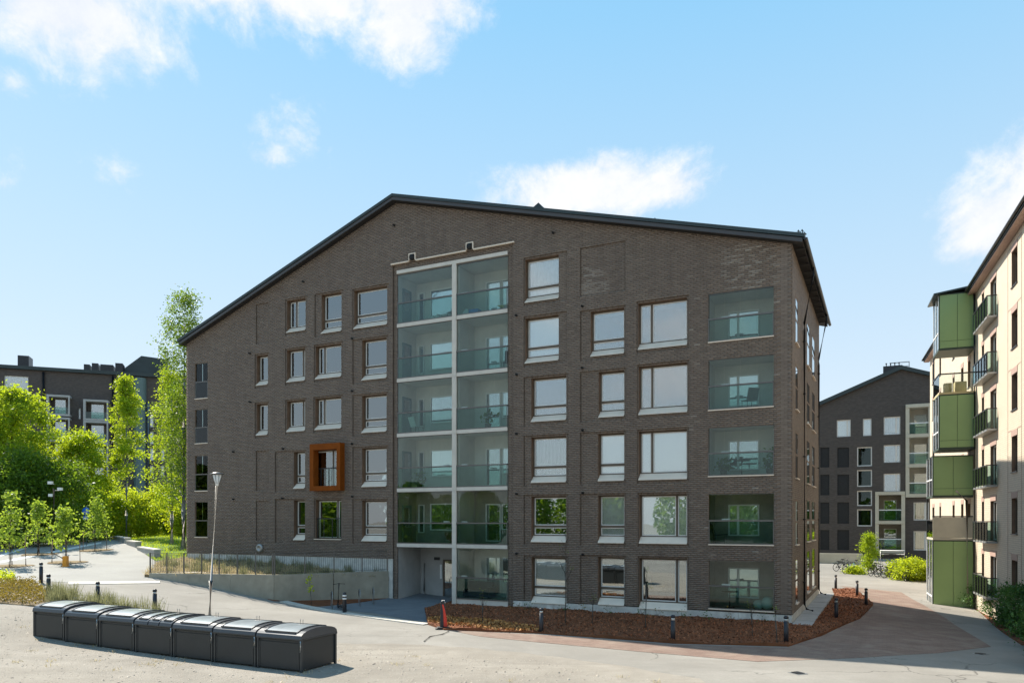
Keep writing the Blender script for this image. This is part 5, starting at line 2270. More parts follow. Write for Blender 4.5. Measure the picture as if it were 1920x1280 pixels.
# bicycles
def bicycle(p, rz, frame, label, lean=.0):
    o = empty('bicycle', p, rz, label, 'bicycle', 'bicycles parked by the lane')
    o.rotation_euler = (lean, 0, rz)
    for x in (-.52, .52):
        mb = MB()
        mb.torus((x, 0, .34), .32, .028, 1, 22, 5)
        w = mb.build('wheel', M['rubber'], o)
        mb = MB()
        for k in range(8):
            a = k * math.pi / 8
            mb.tube([(x + .3 * math.cos(a), 0, .34 + .3 * math.sin(a)), (x - .3 * math.cos(a), 0, .34 - .3 * math.sin(a))], .004, 3, False)
        mb.tube([(x, -.05, .34), (x, .05, .34)], .03, 6)
        mb.build('spokes', M['silver'], w)
    mb = MB()
    for s in (((-.52, 0, .34), (-.12, 0, .32)), ((-.12, 0, .32), (.40, 0, .62)), ((-.12, 0, .32), (-.24, 0, .84)), ((-.20, 0, .72), (.36, 0, .80)),
              ((-.52, 0, .34), (-.21, 0, .74)), ((.52, 0, .34), (.34, 0, .95))):
        mb.tube(s, .030, 6)
    mb.build('frame', frame, o)
    mb = MB()
    mb.tube([(.18, -.30, 1.02), (.34, -.12, 1.0), (.34, .12, 1.0), (.18, .30, 1.02)], .016, 6)
    mb.build('handlebar', M['dark_metal'], o)
    mb = MB()
    mb.prism([(-.38, .84), (-.10, .86), (-.10, .90), (-.38, .93)], 1, -.07, .07)
    mb.build('saddle', M['rubber'], o)
    mb = MB()
    mb.box((-.82, -.05, .70), (-.36, .05, .73))
    mb.build('carrier', M['dark_metal'], o)
    return o


bk_spots = [(1577, 1070, 'dark bicycle at the near end beside the turquoise one, by the concrete wall', 'frame_dark'), (1594, 1075, 'turquoise city bicycle in the lane side group', 'teal_bike'),
            (1610, 1068, 'silver framed bicycle behind the turquoise one', 'galv'), (1641, 1079, 'dark bicycle next to the small green tree, first of the long rack', 'frame_dark'),
            (1655, 1081, 'dark bicycle, second in the long rack before the lime bush', 'frame_dark'), (1668, 1083, 'dark bicycle in the middle of the long rack', 'frame_dark'),
            (1681, 1085, 'dark bicycle with a grey frame, fourth in the long rack', 'galv'), (1696, 1087, 'dark bicycle at the end of the rack touching the lime bush', 'frame_dark'),
            (1584, 1066, 'dark bicycle at the back of the group by the concrete wall', 'frame_dark'), (1648, 1074, 'dark bicycle in the rear row of the long rack, behind the first', 'frame_dark'),
            (1675, 1078, 'grey bicycle in the rear row of the long rack', 'galv'), (1708, 1089, 'dark bicycle half covered by the lime bush', 'frame_dark')]
for i, (x, y, lab, fm) in enumerate(bk_spots):
    p = gpt(x, y)
    bicycle(p, .35 + float(rng.uniform(-.15, .15)), M[fm], lab, float(rng.uniform(-.08, .08)))
p = gpt(1672, 1075)
p.y += 2
o = empty('bicycle_rack_frame', p, A.rz + .1, 'white tubular frame standing behind the bicycles', 'rack')
q = p.y
w = 40 / FPX * q
mb = MB()
zt = EYE + (HY - 1031) / FPX * q - p.z
mb.tube([(0, 0, -.1), (0, 0, zt), (w, 0, zt), (w, 0, -.1)], .05, 6)
mb.build('hoop', M['white'], o)
mb = MB()
mb.tube([(0, 0, zt - .35), (w, 0, zt - .35)], .04, 6)
mb.build('cross_bar', M['white'], o)

# things on the balconies
def thing_at(s, t, z):
    p = A.world(s, t, z)
    return (p.x, p.y, z)


zf = 15.19
mb = MB()
mb.box((-.28, -.18, 0), (.28, .18, .36))
tag(mb.build('storage_box', M['blue'], None, thing_at(A.s(880), .6, zf + .001), A.rz), 'bright blue box on the top balcony floor', 'box')
mb = MB()
mb.lathe([(.16, 0), (.24, .1), (.2, .3), (.08, .42), (.1, .46)], 9)
tag(mb.build('white_bag', M['white'], None, thing_at(A.s(864), .6, zf + .001), .3), 'crumpled white bag beside the blue box on the top balcony', 'bag')
o = empty('potted_plant', thing_at(A.s(929), .6, zf + .001), A.rz, 'small pot of yellow flowers at the corner of the top balcony', 'plant')
mb = MB()
mb.lathe([(.08, 0), (.13, .2), (0, .2)], 10)
mb.build('pot', M['casing'], o)
mb = MB()
for i in range(12):
    a = rng.uniform(0, 6.3)
    r = rng.uniform(0, .2)
    mb.lathe([(0, .30), (.07, .33), (0, .37)], 6, (r * math.cos(a), r * math.sin(a), rng.uniform(-.05, .08)))
mb.build('flowers', M['yellow'], o)


def deck_chair(p, rz, label, m):
    o = empty('chair', p, rz, label, 'chair')
    mb = MB()
    mb.prism([(-.28, .38), (.26, .42), (.26, .46), (-.28, .42)], 1, -.25, .25)
    mb.build('seat', m, o)
    mb = MB()
    mb.prism([(-.28, .42), (-.24, .42), (-.42, .92), (-.46, .92)], 1, -.25, .25)
    mb.build('backrest', m, o)
    for x, y in ((.24, -.23), (.24, .23), (-.26, -.23), (-.26, .23)):
        mb = MB()
        mb.tube([(x, y, 0), (x - .02, y, .40)], .018, 6)
        mb.build('leg', M['dark_metal'], o)
    return o


deck_chair(thing_at(A.s(836), .75, zf + .001), A.rz + 2.6, 'grey folding chair on the top left balcony', M['galv'])
deck_chair(thing_at(A.s(942), .7, 12.191), A.rz + 2.2, 'dark chair in the corner of the fourth floor balcony', M['dark_metal'])
mb = MB()
mb.prism([(-.55, 0), (.5, 0), (.5, .12), (.2, .14), (.05, .36), (-.08, .16), (-.25, .30), (-.4, .14)], 1, -.2, .2)
tag(mb.build('folded_rack', M['white'], None, thing_at(A.s(812), .5, zf + .001), A.rz), 'white folded rack lying on the top left balcony', 'rack')
# wicker basket seat on the first floor balcony
o = empty('wicker_chair', thing_at(A.s(837), .75, 3.191), A.rz - .6, 'round brown wicker basket chair on the lowest left balcony', 'chair')
mb = MB()
mb.lathe([(.10, .12), (.38, .22), (.50, .50), (.48, .62), (.44, .60), (.42, .48), (.30, .34), (0, .30)], 16)
mb.build('seat', M['wicker'], o)
mb = MB()
mb.sm = True
vs, fs = [], []
for i in range(9):
    a = math.radians(20 + i * 17.5)
    for j in range(4):
        r = .50 - .02 * j
        vs.append((r * math.cos(a), r * math.sin(a), .55 + .26 * j * math.sin(math.radians(20 + i * 17.5))))
for i in range(8):
    for j in range(3):
        fs.append((i * 4 + j, (i + 1) * 4 + j, (i + 1) * 4 + j + 1, i * 4 + j + 1))
mb.add(vs, fs)
mb.build('backrest', M['wicker'], o)
mb = MB()
mb.lathe([(.30, 0), (.32, .03), (.12, .12)], 12)
mb.build('foot', M['wicker'], o)
# dark sofa and bicycle behind the ground floor glass
o = empty('sofa', thing_at(A.s(880), .95, .345), A.rz, 'dark sofa behind the ground floor balcony glass', 'sofa')
mb = MB()
mb.box((-.75, -.35, .1), (.75, .35, .42))
mb.build('seat', M['frame_dark'], o)
mb = MB()
mb.box((-.75, .20, .421), (.75, .38, .85))
mb.build('backrest', M['frame_dark'], o)
for x in (-.85, .76):
    mb = MB()
    mb.box((x, -.35, .05), (x + .1, .38, .6))
    mb.build('armrest', M['frame_dark'], o)
# pale ball lamps and table in the lowest corner loggia
lz0 = LOGGIA[4][2]
for (x, r, lab) in ((1419, .22, 'smaller white ball lamp on the ground floor corner loggia'), (1437, .30, 'larger white ball lamp on the ground floor corner loggia')):
    mb = MB()
    prof = [(r * math.sin(a), r - r * math.cos(a)) for a in np.linspace(0, math.pi, 12)]
    mb.lathe(prof, 18)
    tag(mb.build('ball_lamp', M['white'], None, thing_at(A.s(x), .45, lz0 + .001), 0), lab, 'lamp')
for (h, lab, x) in ((LOGGIA[2], 'thin round table on the middle corner loggia', 1385), (LOGGIA[4], 'dark side table on the ground floor corner loggia', 1362)):
    o = empty('table', thing_at(A.s(x), .8, h[2] + .0), A.rz, lab, 'table')
    mb = MB()
    mb.lathe([(0, .70), (.36, .70), (.36, .73), (0, .73)], 16)
    mb.build('tabletop', M['stake'], o)
    mb = MB()
    mb.tube([(0, 0, .03), (0, 0, .70)], .03, 8)
    mb.lathe([(.22, 0), (.22, .02), (.03, .03)], 12)
    mb.build('stem', M['dark_metal'], o)

# more lived-in balconies
deck_chair(thing_at(A.s(1400), .7, LOGGIA[1][2] + .001), A.rz + 2.2, 'grey chair on the corner loggia one below the top', M['galv'])
deck_chair(thing_at(A.s(1345), .7, LOGGIA[3][2] + .001), A.rz + .4, 'dark chair on the first floor corner loggia', M['dark_metal'])
deck_chair(thing_at(A.s(768), .75, 9.191), A.rz + 1.2, 'pale chair on the left balcony of the middle floor', M['white'])


def pot_plant(s, z, label, seed, h=.8):
    r_ = np.random.default_rng(seed)
    o_ = empty('potted_plant', thing_at(s, .6, z + .001), A.rz, label, 'plant')
    m_ = MB()
    m_.lathe([(.12, 0), (.18, .30), (.15, .30), (0, .27)], 12)
    m_.build('pot', M['casing'], o_)
    n_ = 90
    C_ = np.c_[r_.normal(0, .17, n_), r_.normal(0, .14, n_), r_.uniform(.3, .3 + h, n_)]
    a_ = r_.normal(size=(n_, 3))
    V_ = np.stack([C_ - a_ * .06, C_ + np.roll(a_, 1, 1) * .035, C_ + a_ * .06, C_ - np.roll(a_, 1, 1) * .035], 1).reshape(-1, 3)
    np_mesh('leaves', V_, np.arange(4 * n_).reshape(-1, 4), M['leaf_dark'], r_.uniform(0, 1, n_), o_)
    return o_


pot_plant(A.s(1440), LOGGIA[2][2], 'leafy potted plant at the corner of the middle corner loggia', 1, .9)
pot_plant(A.s(1352), LOGGIA[2][2], 'smaller leafy plant at the other end of the middle corner loggia', 2, .5)
pot_plant(A.s(905), 9.19, 'potted plant on the right balcony of the middle floor', 3, .7)
pot_plant(A.s(775), 6.19, 'potted plant on the left balcony above the wicker chair', 4, .6)

# ------------------------------------------------------------------ vegetation
def leaf_quads(C, size, r, up=0.0, aspect=.55):
    """one bent diamond leaf at each centre"""
    n = len(C)
    a = r.normal(size=(n, 3))
    a[:, 2] += up
    a /= np.linalg.norm(a, axis=1)[:, None]
    b = r.normal(size=(n, 3))
    b -= (b * a).sum(1)[:, None] * a
    b /= np.linalg.norm(b, axis=1)[:, None]
    L = (size * r.uniform(.65, 1.3, n))[:, None]
    V = np.stack([C - a * L * .5, C + b * L * aspect * .5, C + a * L * .5, C - b * L * aspect * .5], 1).reshape(-1, 3)
    F = np.arange(4 * n).reshape(-1, 4)
    return V, F


def foliage(name, C, size, m, r, parent=None, tone=None, aspect=.55):
    V, F = leaf_quads(C, size, r, aspect=aspect)
    return np_mesh(name, V, F, m, tone, parent)


def tree(name, base, H, tr, prof, h0, ncl, npc, leaf, sig, m, bark, label, cat='tree', group=None, seed=0, droop=0.0, limbs=14, wob=.12, shell=.45, rz=0):
    r = np.random.default_rng(seed)
    o = empty(name, base, rz, label, cat, group)
    # trunk
    k = 7
    tx = np.cumsum(r.normal(0, wob * .35, k)) * np.linspace(0, 1, k)
    ty = np.cumsum(r.normal(0, wob * .35, k)) * np.linspace(0, 1, k)
    hh = np.linspace(-.3, H * .96, k)
    pts = [(tx[i], ty[i], hh[i]) for i in range(k)]
    rad = [tr * (1.25 if i == 0 else 1) * (1 - .93 * i / (k - 1)) + .008 for i in range(k)]
    mb = MB()
    mb.tube(pts, rad, 8)
    mb.build('trunk', bark, o)

    def axis(h):
        return np.array([np.interp(h, hh, tx), np.interp(h, hh, ty), h])
    f = r.uniform(0, 1, ncl) ** .9
    ang = r.uniform(0, 2 * np.pi, ncl)
    lob = 1 + .30 * np.sin(ang * 2 + f * 9 + seed) * np.sin(f * 13 + ang + seed * 1.7) + .16 * np.sin(ang * 3 - f * 21 + seed)
    rr = lob * np.array([prof(q) for q in f]) * (shell + (1 - shell) * np.sqrt(r.uniform(0, 1, ncl))) * r.uniform(.75, 1.12, ncl)
    cz = H * (h0 + (1 - h0) * f)
    ax_ = np.array([axis(q) for q in cz])
    CC = ax_ + np.c_[rr * np.cos(ang), rr * np.sin(ang), np.zeros(ncl)]
    # limbs reach into the clumps
    mb = MB()
    for i in r.permutation(ncl)[:limbs]:
        c = CC[i]
        hb = max(H * h0 * .75, c[2] - rr[i] * 1.1)
        a = axis(hb)
        mid = (a + c) / 2 + np.array([0, 0, .08 * rr[i]])
        w = max(.012, tr * .42 * (1 - hb / H))
        mb.tube([a, mid, c], [w, w * .6, w * .18], 5)
    mb.build('limb', bark, o)
    cnt = np.maximum(6, (npc * r.uniform(.5, 1.5, ncl)).astype(int))
    ids = np.repeat(np.arange(ncl), cnt)
    s = sig * r.uniform(.7, 1.25, ncl)
    off = r.normal(size=(len(ids), 3)) * s[ids][:, None] * np.array([1, 1, .72])
    if droop:
        off[:, 2] -= droop * np.abs(r.normal(size=len(ids)))
    C = CC[ids] + off
    ok = C[:, 2] > H * h0 * .72
    C, ids = C[ok], ids[ok]
    ct = r.beta(.8, .9, ncl)  # wide clump tones put lit and shaded masses into the leaf colour
    tone = np.clip(ct[ids] + r.normal(0, .14, len(ids)), 0, 1)
    foliage('crown', C, leaf, m, r, o, tone)
    return o


def at_depth(px, d):
    x = (px - CX) / FPX * d
    return (x, d, gz(x, d))


def hgt(py, d, z):
    return EYE + (HY - py) / FPX * d - z


def round_prof(R, p=.8):
    return lambda f: R * max(.08, math.sin(math.pi * min(.98, .12 + .86 * f)) ** p)


def column_prof(R):
    return lambda f: R * (.55 + .45 * math.sin(math.pi * min(1, f * 1.25 + .05)) if f < .7 else max(.06, 1.0 - (f - .7) / .3 * .92))


b = at_depth(344, 54.0)
tree('birch_tree', b, hgt(545, 54, b[2]), .20, lambda f: 1.75 * (.9 - .45 * f) + .2, .2, 165, 85, .17, .30, M['leaf_birch'], M['birch'],
     'tall slender birch with thin hanging leaves rising behind the low left eave', seed=1, droop=.5, limbs=60, shell=.15)
b = at_depth(322, 58.0)
tree('birch_tree', b, hgt(690, 58, b[2]), .17, column_prof(1.5), .22, 80, 105, .18, .33, M['leaf'], M['birch'],
     'shorter bushy birch beside the tall slender one at the lawn', seed=2, droop=.35, limbs=30, shell=.2)
b = at_depth(237, 68.0)
tree('columnar_tree', b, hgt(708, 68, b[2]), .14, column_prof(1.35), .40, 85, 120, .20, .27, M['leaf'], M['birch'],
     'bright green column shaped tree with a thin pale stem before the brick block', seed=3, limbs=26, shell=.2)
b = at_depth(22, 62.0)
tree('broad_tree', b, hgt(735, 62, b[2]), .30, round_prof(3.3, .6), .12, 170, 150, .24, .46, M['leaf'], M['bark'],
     'large bright green tree at the edge of the photo, tallest of the leafy group', seed=4, limbs=40, shell=.35)
b = at_depth(150, 66.0)
tree('broad_tree', b, hgt(812, 66, b[2]), .24, round_prof(2.35, .55), .10, 130, 150, .22, .40, M['leaf'], M['bark'],
     'rounded bright green tree left of the column shaped one', seed=5, limbs=34, shell=.35)
b = at_depth(-70, 64.0)
tree('broad_tree', b, hgt(770, 64, b[2]), .26, round_prof(4.0, .6), .1, 200, 90, .27, .8, M['leaf_dark'], M['bark'],
     'dark green tree reaching in at the far end of the leafy group', seed=6, limbs=20)
for i, (px, top, d, R, mm, lab) in enumerate(((45, 850, 59, 2.3, 'leaf_dark', 'dark shaded thicket tree under the large bright tree'), (110, 872, 60, 2.2, 'leaf_dark', 'dark thicket tree with reddish flower heads behind the floodlight post'),
                                              (172, 900, 72, 1.7, 'leaf_dark', 'dark thicket tree behind the park lamp'), (8, 880, 57, 2.0, 'leaf_dark', 'dark thicket tree at the photo edge behind the first staked tree'))):
    b = at_depth(px, d)
    tree('thicket_tree', b, hgt(top, d, b[2]), .12, round_prof(R, .45), .04, 150, 80, .22, .5, M[mm], M['bark'], lab, group='dark thicket trees', seed=20 + i, limbs=14, shell=.3)
# light green shrubs along the path edge
SHR = [(205, 903, 72, 1.5, 'leaf', 'tall light green shrub left of the dark bin'), (216, 930, 68, 1.2, 'leaf', 'light green shrub touching the dark bin'),
       (246, 920, 70, 1.6, 'leaf_lime', 'yellow green shrub behind the dark bin'), (272, 930, 72, 1.6, 'leaf_lime', 'yellow green shrub in the middle of the shrub belt'),
       (296, 915, 73, 1.4, 'leaf_lime', 'yellow green shrub with a pointed top near the birch'), (318, 930, 70, 1.3, 'leaf', 'light green shrub around the birch stems'),
       (343, 940, 67, 1.0, 'leaf_lime', 'yellow green shrub squeezed against the building corner'), (143, 935, 64, 1.5, 'leaf', 'light green shrub left of the blue sign'),
       (178, 930, 65, 1.3, 'leaf', 'light green shrub right of the blue sign')]
for i, (px, top, d, R, mm, lab) in enumerate(SHR):
    b = at_depth(px, d)
    tree('shrub', b, hgt(top, d, b[2]), .05, round_prof(R, .5), .03, 90, 80, .19, .34, M[mm], M['bark'], lab, 'shrub', 'light green shrubs by the lawn', 40 + i, limbs=10, shell=.25)
# young staked trees on the square
YT = [(20, 1062, 925, 1.15, 'young staked tree nearest the photo edge on the square'), (72, 1040, 942, 1.2, 'young staked tree with big fresh leaves, left of the floodlight post'),
      (124, 1055, 950, 1.1, 'young staked tree beside the orange barrier post'), (178, 1032, 935, 1.1, 'young staked tree farthest back below the blue sign')]
for i, (px, by, top, R, lab) in enumerate(YT):
    p = gpt(px, by)
    b = (p.x, p.y, p.z)
    o = tree('young_tree', b, hgt(top, p.y, p.z), .035, lambda f, R=R: R * (.95 - .85 * f), .26, 64, 15, .21, .20, M['leaf_young'], M['bark'], lab, 'tree',
             'young staked trees on the square', 60 + i, limbs=22, shell=.15, wob=.05)
    for k in range(4):
        a = .5 + k * math.pi / 2
        mb = MB()
        mb.tube([(.75 * math.cos(a), .75 * math.sin(a), -.2), (.72 * math.cos(a), .72 * math.sin(a), 1.45)], .035, 6)
        mb.build('stake', M['stake'], o)
    for k in range(4):
        a, c = .5 + k * math.pi / 2, .5 + (k + 1) * math.pi / 2
        mb = MB()
        mb.tube([(.72 * math.cos(a), .72 * math.sin(a), 1.3), (.72 * math.cos(c), .72 * math.sin(c), 1.3)], .018, 5)
        mb.build('cross_rail', M['stake'], o)
    mb = MB()
    vs = [(1.1 * math.cos(q) * (1 + .15 * math.sin(3 * q)), 1.1 * math.sin(q) * (1 + .15 * math.cos(2 * q))) for q in np.linspace(0, 2 * math.pi, 15)[:-1]]
    mb.poly([(x, y, gz(b[0] + x, b[1] + y) - b[2] + .05) for x, y in vs])
    mb.build('planting_pit', M['soil'], o)

# saplings in the mulch bed: thin bare stems with a few twigs
SAP = [(904, 1172, 1106, 'thin bare sapling stem behind the delineator'), (1060, 1172, 1000, 'bare young tree with thin forked twigs reaching the first floor sill'),
       (1210, 1178, 1068, 'thin bare sapling below the wide ground floor window'), (1411, 1196, 1120, 'thin bare sapling before the corner loggia'), (1457, 1210, 1142, 'thin bare sapling by the last bollard of the gable'),
       (1110, 1170, 1118, 'short bare sapling between the two ground floor windows')]
for i, (px, by, top, lab) in enumerate(SAP):
    p = gpt(px, by)
    H = hgt(top, p.y, p.z)
    r = np.random.default_rng(80 + i)
    o = empty('sapling', (p.x, p.y, p.z), 0, lab, 'sapling', 'bare saplings in the mulch bed')
    mb = MB()
    lx = r.normal(0, .04)
    mb.tube([(0, 0, -.1), (lx * .5, 0, H * .5), (lx, .02, H)], [.036, .026, .010], 6)
    mb.build('trunk', M['stake'], o)
    nt = 14 if H > 2.5 else 5
    ends = []
    for k in range(nt):
        f = r.uniform(.45, .97)
        a = r.uniform(0, 6.28)
        l = (.22 + .35 * (1 - f)) * (1.5 if H > 2.5 else .8)
        s = np.array([lx * f, 0, H * f])
        e = s + np.array([l * .5 * math.cos(a), l * .5 * math.sin(a), l])
        ends.append(e)
        mb = MB()
        mb.tube([s, (s + e) / 2 + np.array([0, 0, -.04]), e], [.015, .010, .005], 4)
        mb.build('twig', M['bark'], o)
    C = np.array(ends)[r.integers(0, nt, 30)] + r.normal(0, .05, (30, 3))
    foliage('buds', C, .045, M['leaf_young'], r, o)
# leafy sapling before the concrete wall
p = gpt(585, 1137)
o = empty('sapling', (p.x, p.y, p.z), 0, 'small sapling with a few bright yellow green leaves before the concrete wall', 'sapling')
mb = MB()
H = hgt(1078, p.y, p.z)
mb.tube([(0, 0, -.1), (-.08, 0, H * .5), (-.18, .02, H)], [.02, .014, .005], 6)
mb.build('trunk', M['bark'], o)
r = np.random.default_rng(91)
C = np.c_[r.normal(-.17, .11, 42), r.normal(0, .12, 42), r.uniform(H * .45, H * 1.02, 42)]
foliage('crown', C, .15, M['leaf_lime'], r, o, r.uniform(.5, 1, 42), .7)

# hedge along the cream building (shaded)
h0, h1 = gpt(1822, 1118), gpt(1935, 1210)
r = np.random.default_rng(101)
HB = [(.0, 1.15), (.16, 1.3), (.32, 1.45), (.5, 1.5), (.68, 1.5), (.86, 1.55), (1.05, 1.5), (1.25, 1.5)]
HL = ['at the far end by the lane', 'second from the far end', 'third from the far end', 'in the middle of the row', 'just past the middle towards the photo edge', 'before the shaded wall', 'at the photo edge', 'running out of the photo']
for i, (f, Hh) in enumerate(HB):
    q = h0.lerp(h1, f)
    nn = Vector((.92, -.38, 0)) * .75
    b = Vector((q.x, q.y, 0)) + nn
    tree('hedge_shrub', (b.x, b.y, gz(b.x, b.y)), Hh * 1.34, .03, round_prof(1.25, .35), .05, 130, 80, .12, .22, M['leaf_hedge'], M['bark'],
         'dark green shrub of the shaded hedge, ' + HL[i], 'shrub', 'shaded hedge shrubs along the cream building', 110 + i, limbs=8, shell=.3)
sheet('hedge_bed', [(h0 - Vector((.3, -.3, 0))).to_2d(), (h1 - Vector((.4, 0, 0))).to_2d(), (h1 + Vector((3.5, -1.5, 0))).to_2d(), P.world(-3, .05, 0).to_2d(), P.world(9, .05, 0).to_2d()], M['mulch'], .03, .4,
      label='brown mulch strip under the hedge', bump=.015)
# lime shrub and small tree by the bicycles
for i, (px, by, top, R, lab, mm) in enumerate(((1726, 1092, 1050, .95, 'bright lime green bush against the green bay', 'leaf_lime'), (1706, 1086, 1056, .8, 'bright lime green bush at the end of the bicycle rack', 'leaf_lime'),
                                               (1742, 1091, 1056, .8, 'narrow lime green bush in front of the bay glass', 'leaf_lime'), (1622, 1079, 1069, .45, 'low lime green ground shrub between the two bicycle groups', 'leaf_lime'))):
    p = gpt(px, by)
    tree('bush', (p.x, p.y + 1.7, p.z), hgt(top, p.y + 1.7, p.z), .03, round_prof(R, .4), .05, 120, 55, .15, .26, M[mm], M['bark'], lab, 'bush', 'lime green bushes by the lane', 130 + i, limbs=6, shell=.3)
p = gpt(1643, 1077)
tree('small_tree', (p.x, p.y + 1.5, p.z), hgt(1004, p.y + 1.5, p.z), .06, round_prof(.62, .5), .12, 60, 60, .15, .22, M['leaf'], M['bark'], 'small upright green tree behind the bicycles', seed=140, limbs=14, shell=.25)

# low vines at the mulch edge beneath the plinth
r = np.random.default_rng(150)
for i in range(11):
    s = BAYP[1] + .5 + i * (SR - BAYP[1] - 1.5) / 10 + r.normal(0, .3)
    p = A.world(s, -.35 - r.uniform(0, .3), 0)
    n = int(r.uniform(14, 34))
    C = np.c_[r.normal(0, .16, n), r.normal(0, .10, n), np.abs(r.normal(.18, .14, n))]
    o = empty('seedling_shrub', (p.x, p.y, gz(p.x, p.y) + .08), 0, 'small dark seedling shrub in the mulch against the plinth', 'shrub', 'seedling shrubs along the plinth')
    foliage('leaves', C, .09, M['leaf_hedge'] if i % 3 else M['leaf_heath'], r, o)
    mb = MB()
    for k in range(4):
        a = r.uniform(0, 6.28)
        mb.tube([(0, 0, 0), (.14 * math.cos(a), .1 * math.sin(a), r.uniform(.15, .3))], [.008, .003], 4)
    mb.build('stems', M['bark'], o)


# countless small growth: blades, chips, stones -----------------------------
def inside(poly, X, Y):
    ins = np.zeros(len(X), bool)
    for i in range(len(poly)):
        a, b = poly[i], poly[(i + 1) % len(poly)]
        c = (a[1] > Y) != (b[1] > Y)
        if abs(b[1] - a[1]) > 1e-9:
            ins ^= c & (X < (b[0] - a[0]) * (Y - a[1]) / (b[1] - a[1]) + a[0])
    return ins


def scatter(poly, n, r):
    P_ = np.array([(p[0], p[1]) for p in poly])
    lo, hi = P_.min(0), P_.max(0)
    out = np.zeros((0, 2))
    while len(out) < n:
        q = r.uniform(lo, hi, (n * 2, 2))
        out = np.r_[out, q[inside(P_, q[:, 0], q[:, 1])]]
    return out[:n]


def blades(name, XY, z, h, w, m, r, label, lean=.35):
    n = len(XY)
    a = r.uniform(0, 2 * np.pi, n)
    hh = h * r.uniform(.5, 1.3, n)
    dx, dy = np.cos(a), np.sin(a)
    tl = r.normal(0, lean, (n, 2)) * hh[:, None]
    base = np.c_[XY, z]
    ww = w * r.uniform(.7, 1.3, n)
    V = np.stack([base - np.c_[dx * ww, dy * ww, np.zeros(n)], base + np.c_[dx * ww, dy * ww, np.zeros(n)],
                  base + np.c_[tl, hh] + np.c_[dx * ww, dy * ww, np.zeros(n)] * .25, base + np.c_[tl, hh] - np.c_[dx * ww, dy * ww, np.zeros(n)] * .25], 1).reshape(-1, 3)
    o = np_mesh(name, V, np.arange(4 * n).reshape(-1, 4), m, r.uniform(0, 1, n))
    return tag(o, label, None, None, 'stuff')


r = np.random.default_rng(200)
lawnp = PX((215, 1003), (238, 1010), (258, 1028), (292, 1052), (352, 1046)) + [A.world(SL - .2, 6, 0), A.world(SL - .2, 16, 0)] + PX((300, 985), (240, 992))
q = scatter(lawnp, 26000, r)
blades('lawn_grass', q, ground_z(q[:, 0], q[:, 1]) + .03, .13, .022, M['grass'], r, 'bright grass blades of the lawn')
# bank: straw coloured dry grass on the left, green tufts towards the corner
bp = [tuple(v) for v in bk]
q = scatter(bp, 7000, r)
q = q + r.normal(0, .05, q.shape)
blades('dry_grass', q, bank_z(q[:, 0], q[:, 1]), .17, .018, M['dry'], r, 'straw coloured dry grass on the planted bank', .8)
tc_ = scatter(bp, 42, r)
q = np.repeat(tc_, 60, 0) + r.normal(0, .13, (len(tc_) * 60, 2))
q = q[inside(bp, q[:, 0], q[:, 1])]
blades('bank_tufts', q, bank_z(q[:, 0], q[:, 1]), .42, .014, M['reed'], r, 'grass tufts on the planted bank', .22)
# heather bed and reed tufts behind the containers
hb = PX((-140, 1097), (60, 1092), (90, 1112), (85, 1130), (60, 1136), (-140, 1122))
q = scatter(hb, 9000, r)
z = ground_z(q[:, 0], q[:, 1]) + np.abs(r.normal(.14, .10, len(q)))
tag(foliage('heath', np.c_[q, z], .09, M['leaf_heath'], r, None, r.uniform(0, 1, len(q))), 'orange and yellow heather like ground cover', None, None, 'stuff')
q = scatter(PX((-120, 1088), (26, 1086), (30, 1094), (-120, 1096)), 2500, r)
z = ground_z(q[:, 0], q[:, 1]) + np.abs(r.normal(.22, .16, len(q)))
tag(foliage('ground_cover', np.c_[q, z], .12, M['leaf_lime'], r, None, r.uniform(0, 1, len(q))), 'bright green ground cover at the photo edge', None, None, 'stuff')
tp = PX((95, 1114), (150, 1127), (262, 1147), (330, 1163), (240, 1158), (150, 1146), (90, 1133))
tcn = scatter(tp, 42, r)
q = np.repeat(tcn, 55, 0) + r.normal(0, .12, (42 * 55, 2))
blades('reed_tufts', q, ground_z(q[:, 0], q[:, 1]), .62, .013, M['reed'], r, 'thin grass tufts between the bollards', .2)
# bark chips and orange chips that paint sunlight on the mulch edge
q = scatter([(p[0], p[1]) for p in bedpoly], 15000, r)
z = bed_z(q[:, 0], q[:, 1]) + .06 + r.uniform(0, .03, len(q))
V, F = leaf_quads(np.c_[q, z], .10, r, 0, .5)
tag(np_mesh('bark_chips', V, F, M['chip'], r.uniform(0, 1, len(q))), 'reddish brown bark chips', None, None, 'stuff')
lp_ = PX((800, 1163), (835, 1160), (960, 1172), (1015, 1182), (1010, 1188), (900, 1184), (803, 1171))
q = scatter(lp_, 1500, r)
z = bed_z(q[:, 0], q[:, 1]) + .09 + r.uniform(0, .05, len(q))
V, F = leaf_quads(np.c_[q, z], .13, r, 0, .6)
tag(np_mesh('leaf_litter', V, F, M['leaf_litter'], r.uniform(0, 1, len(q))), 'orange dry leaves along the sunlit mulch edge', None, None, 'stuff')
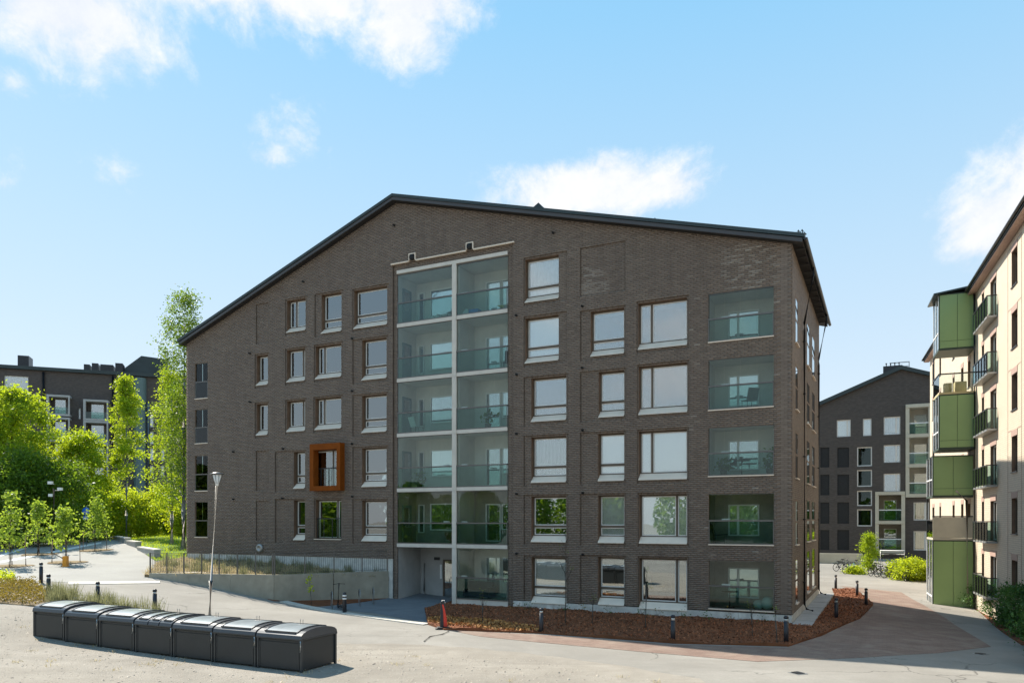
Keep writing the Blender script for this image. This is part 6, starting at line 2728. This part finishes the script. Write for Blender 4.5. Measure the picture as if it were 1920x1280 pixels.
# stones on the gravel
gp = PX((-40, 1140), (200, 1158), (640, 1212), (1000, 1236), (1300, 1290), (-100, 1295))
q = scatter(gp, 7000, r)
sz = np.clip(r.lognormal(-4.35, .45, len(q)), .007, .045)
base = np.array([(-1, -1, 0), (1, -1, 0), (1, 1, 0), (-1, 1, 0), (-.55, -.6, .7), (.6, -.5, .8), (.5, .6, .7), (-.6, .5, .75)])
fs = np.array([(4, 5, 6, 7), (0, 1, 5, 4), (1, 2, 6, 5), (2, 3, 7, 6), (3, 0, 4, 7)])
a = r.uniform(0, 6.28, len(q))
ca, sa = np.cos(a), np.sin(a)
Bv = base[None] * (1 + r.normal(0, .15, (len(q), 8, 3))) * sz[:, None, None]
Xr = Bv[:, :, 0] * ca[:, None] - Bv[:, :, 1] * sa[:, None]
Yr = Bv[:, :, 0] * sa[:, None] + Bv[:, :, 1] * ca[:, None]
V = np.stack([Xr + q[:, 0, None], Yr + q[:, 1, None], Bv[:, :, 2] + (ground_z(q[:, 0], q[:, 1]) + .008)[:, None]], 2).reshape(-1, 3)
F = (np.arange(len(q))[:, None, None] * 8 + fs[None]).reshape(-1, 4)
tag(np_mesh('gravel', V, F, M['pebble'], np.repeat(r.uniform(0, 1, len(q)), 5)), 'loose stones on the gravel yard', None, None, 'stuff')
# dry weeds in the gravel
q = np.repeat(scatter(gp, 46, r), 14, 0)
q = q + r.normal(0, .10, q.shape)
blades('dry_weeds', q, ground_z(q[:, 0], q[:, 1]), .09, .010, M['dry'], r, 'small dry weeds in the gravel', .9)

# wood behind the viewer that shows in the window glass
r = np.random.default_rng(300)
n = 60
ang = np.radians(np.linspace(150, 330, n)) + r.normal(0, .03, n)
rad = r.uniform(58, 84, n)
cx_, cy_ = rad * np.cos(ang) - 10, rad * np.sin(ang) + 6
Hh = r.uniform(7, 12, n)
ids = np.repeat(np.arange(n), 2000)
f = r.uniform(.08, 1, len(ids))
R_ = 4.2 * np.sin(np.pi * (.08 + .9 * f)) ** .6 * np.sqrt(r.uniform(.1, 1, len(ids)))
t = r.uniform(0, 6.28, len(ids))
C = np.c_[cx_[ids] + R_ * np.cos(t), cy_[ids] + R_ * np.sin(t), Hh[ids] * f]
tag(foliage('wood', C, .75, M['leaf_dark'], r, None, r.uniform(0, 1, len(ids))), 'green wood across the yard, mirrored in the window panes', None, None, 'stuff')
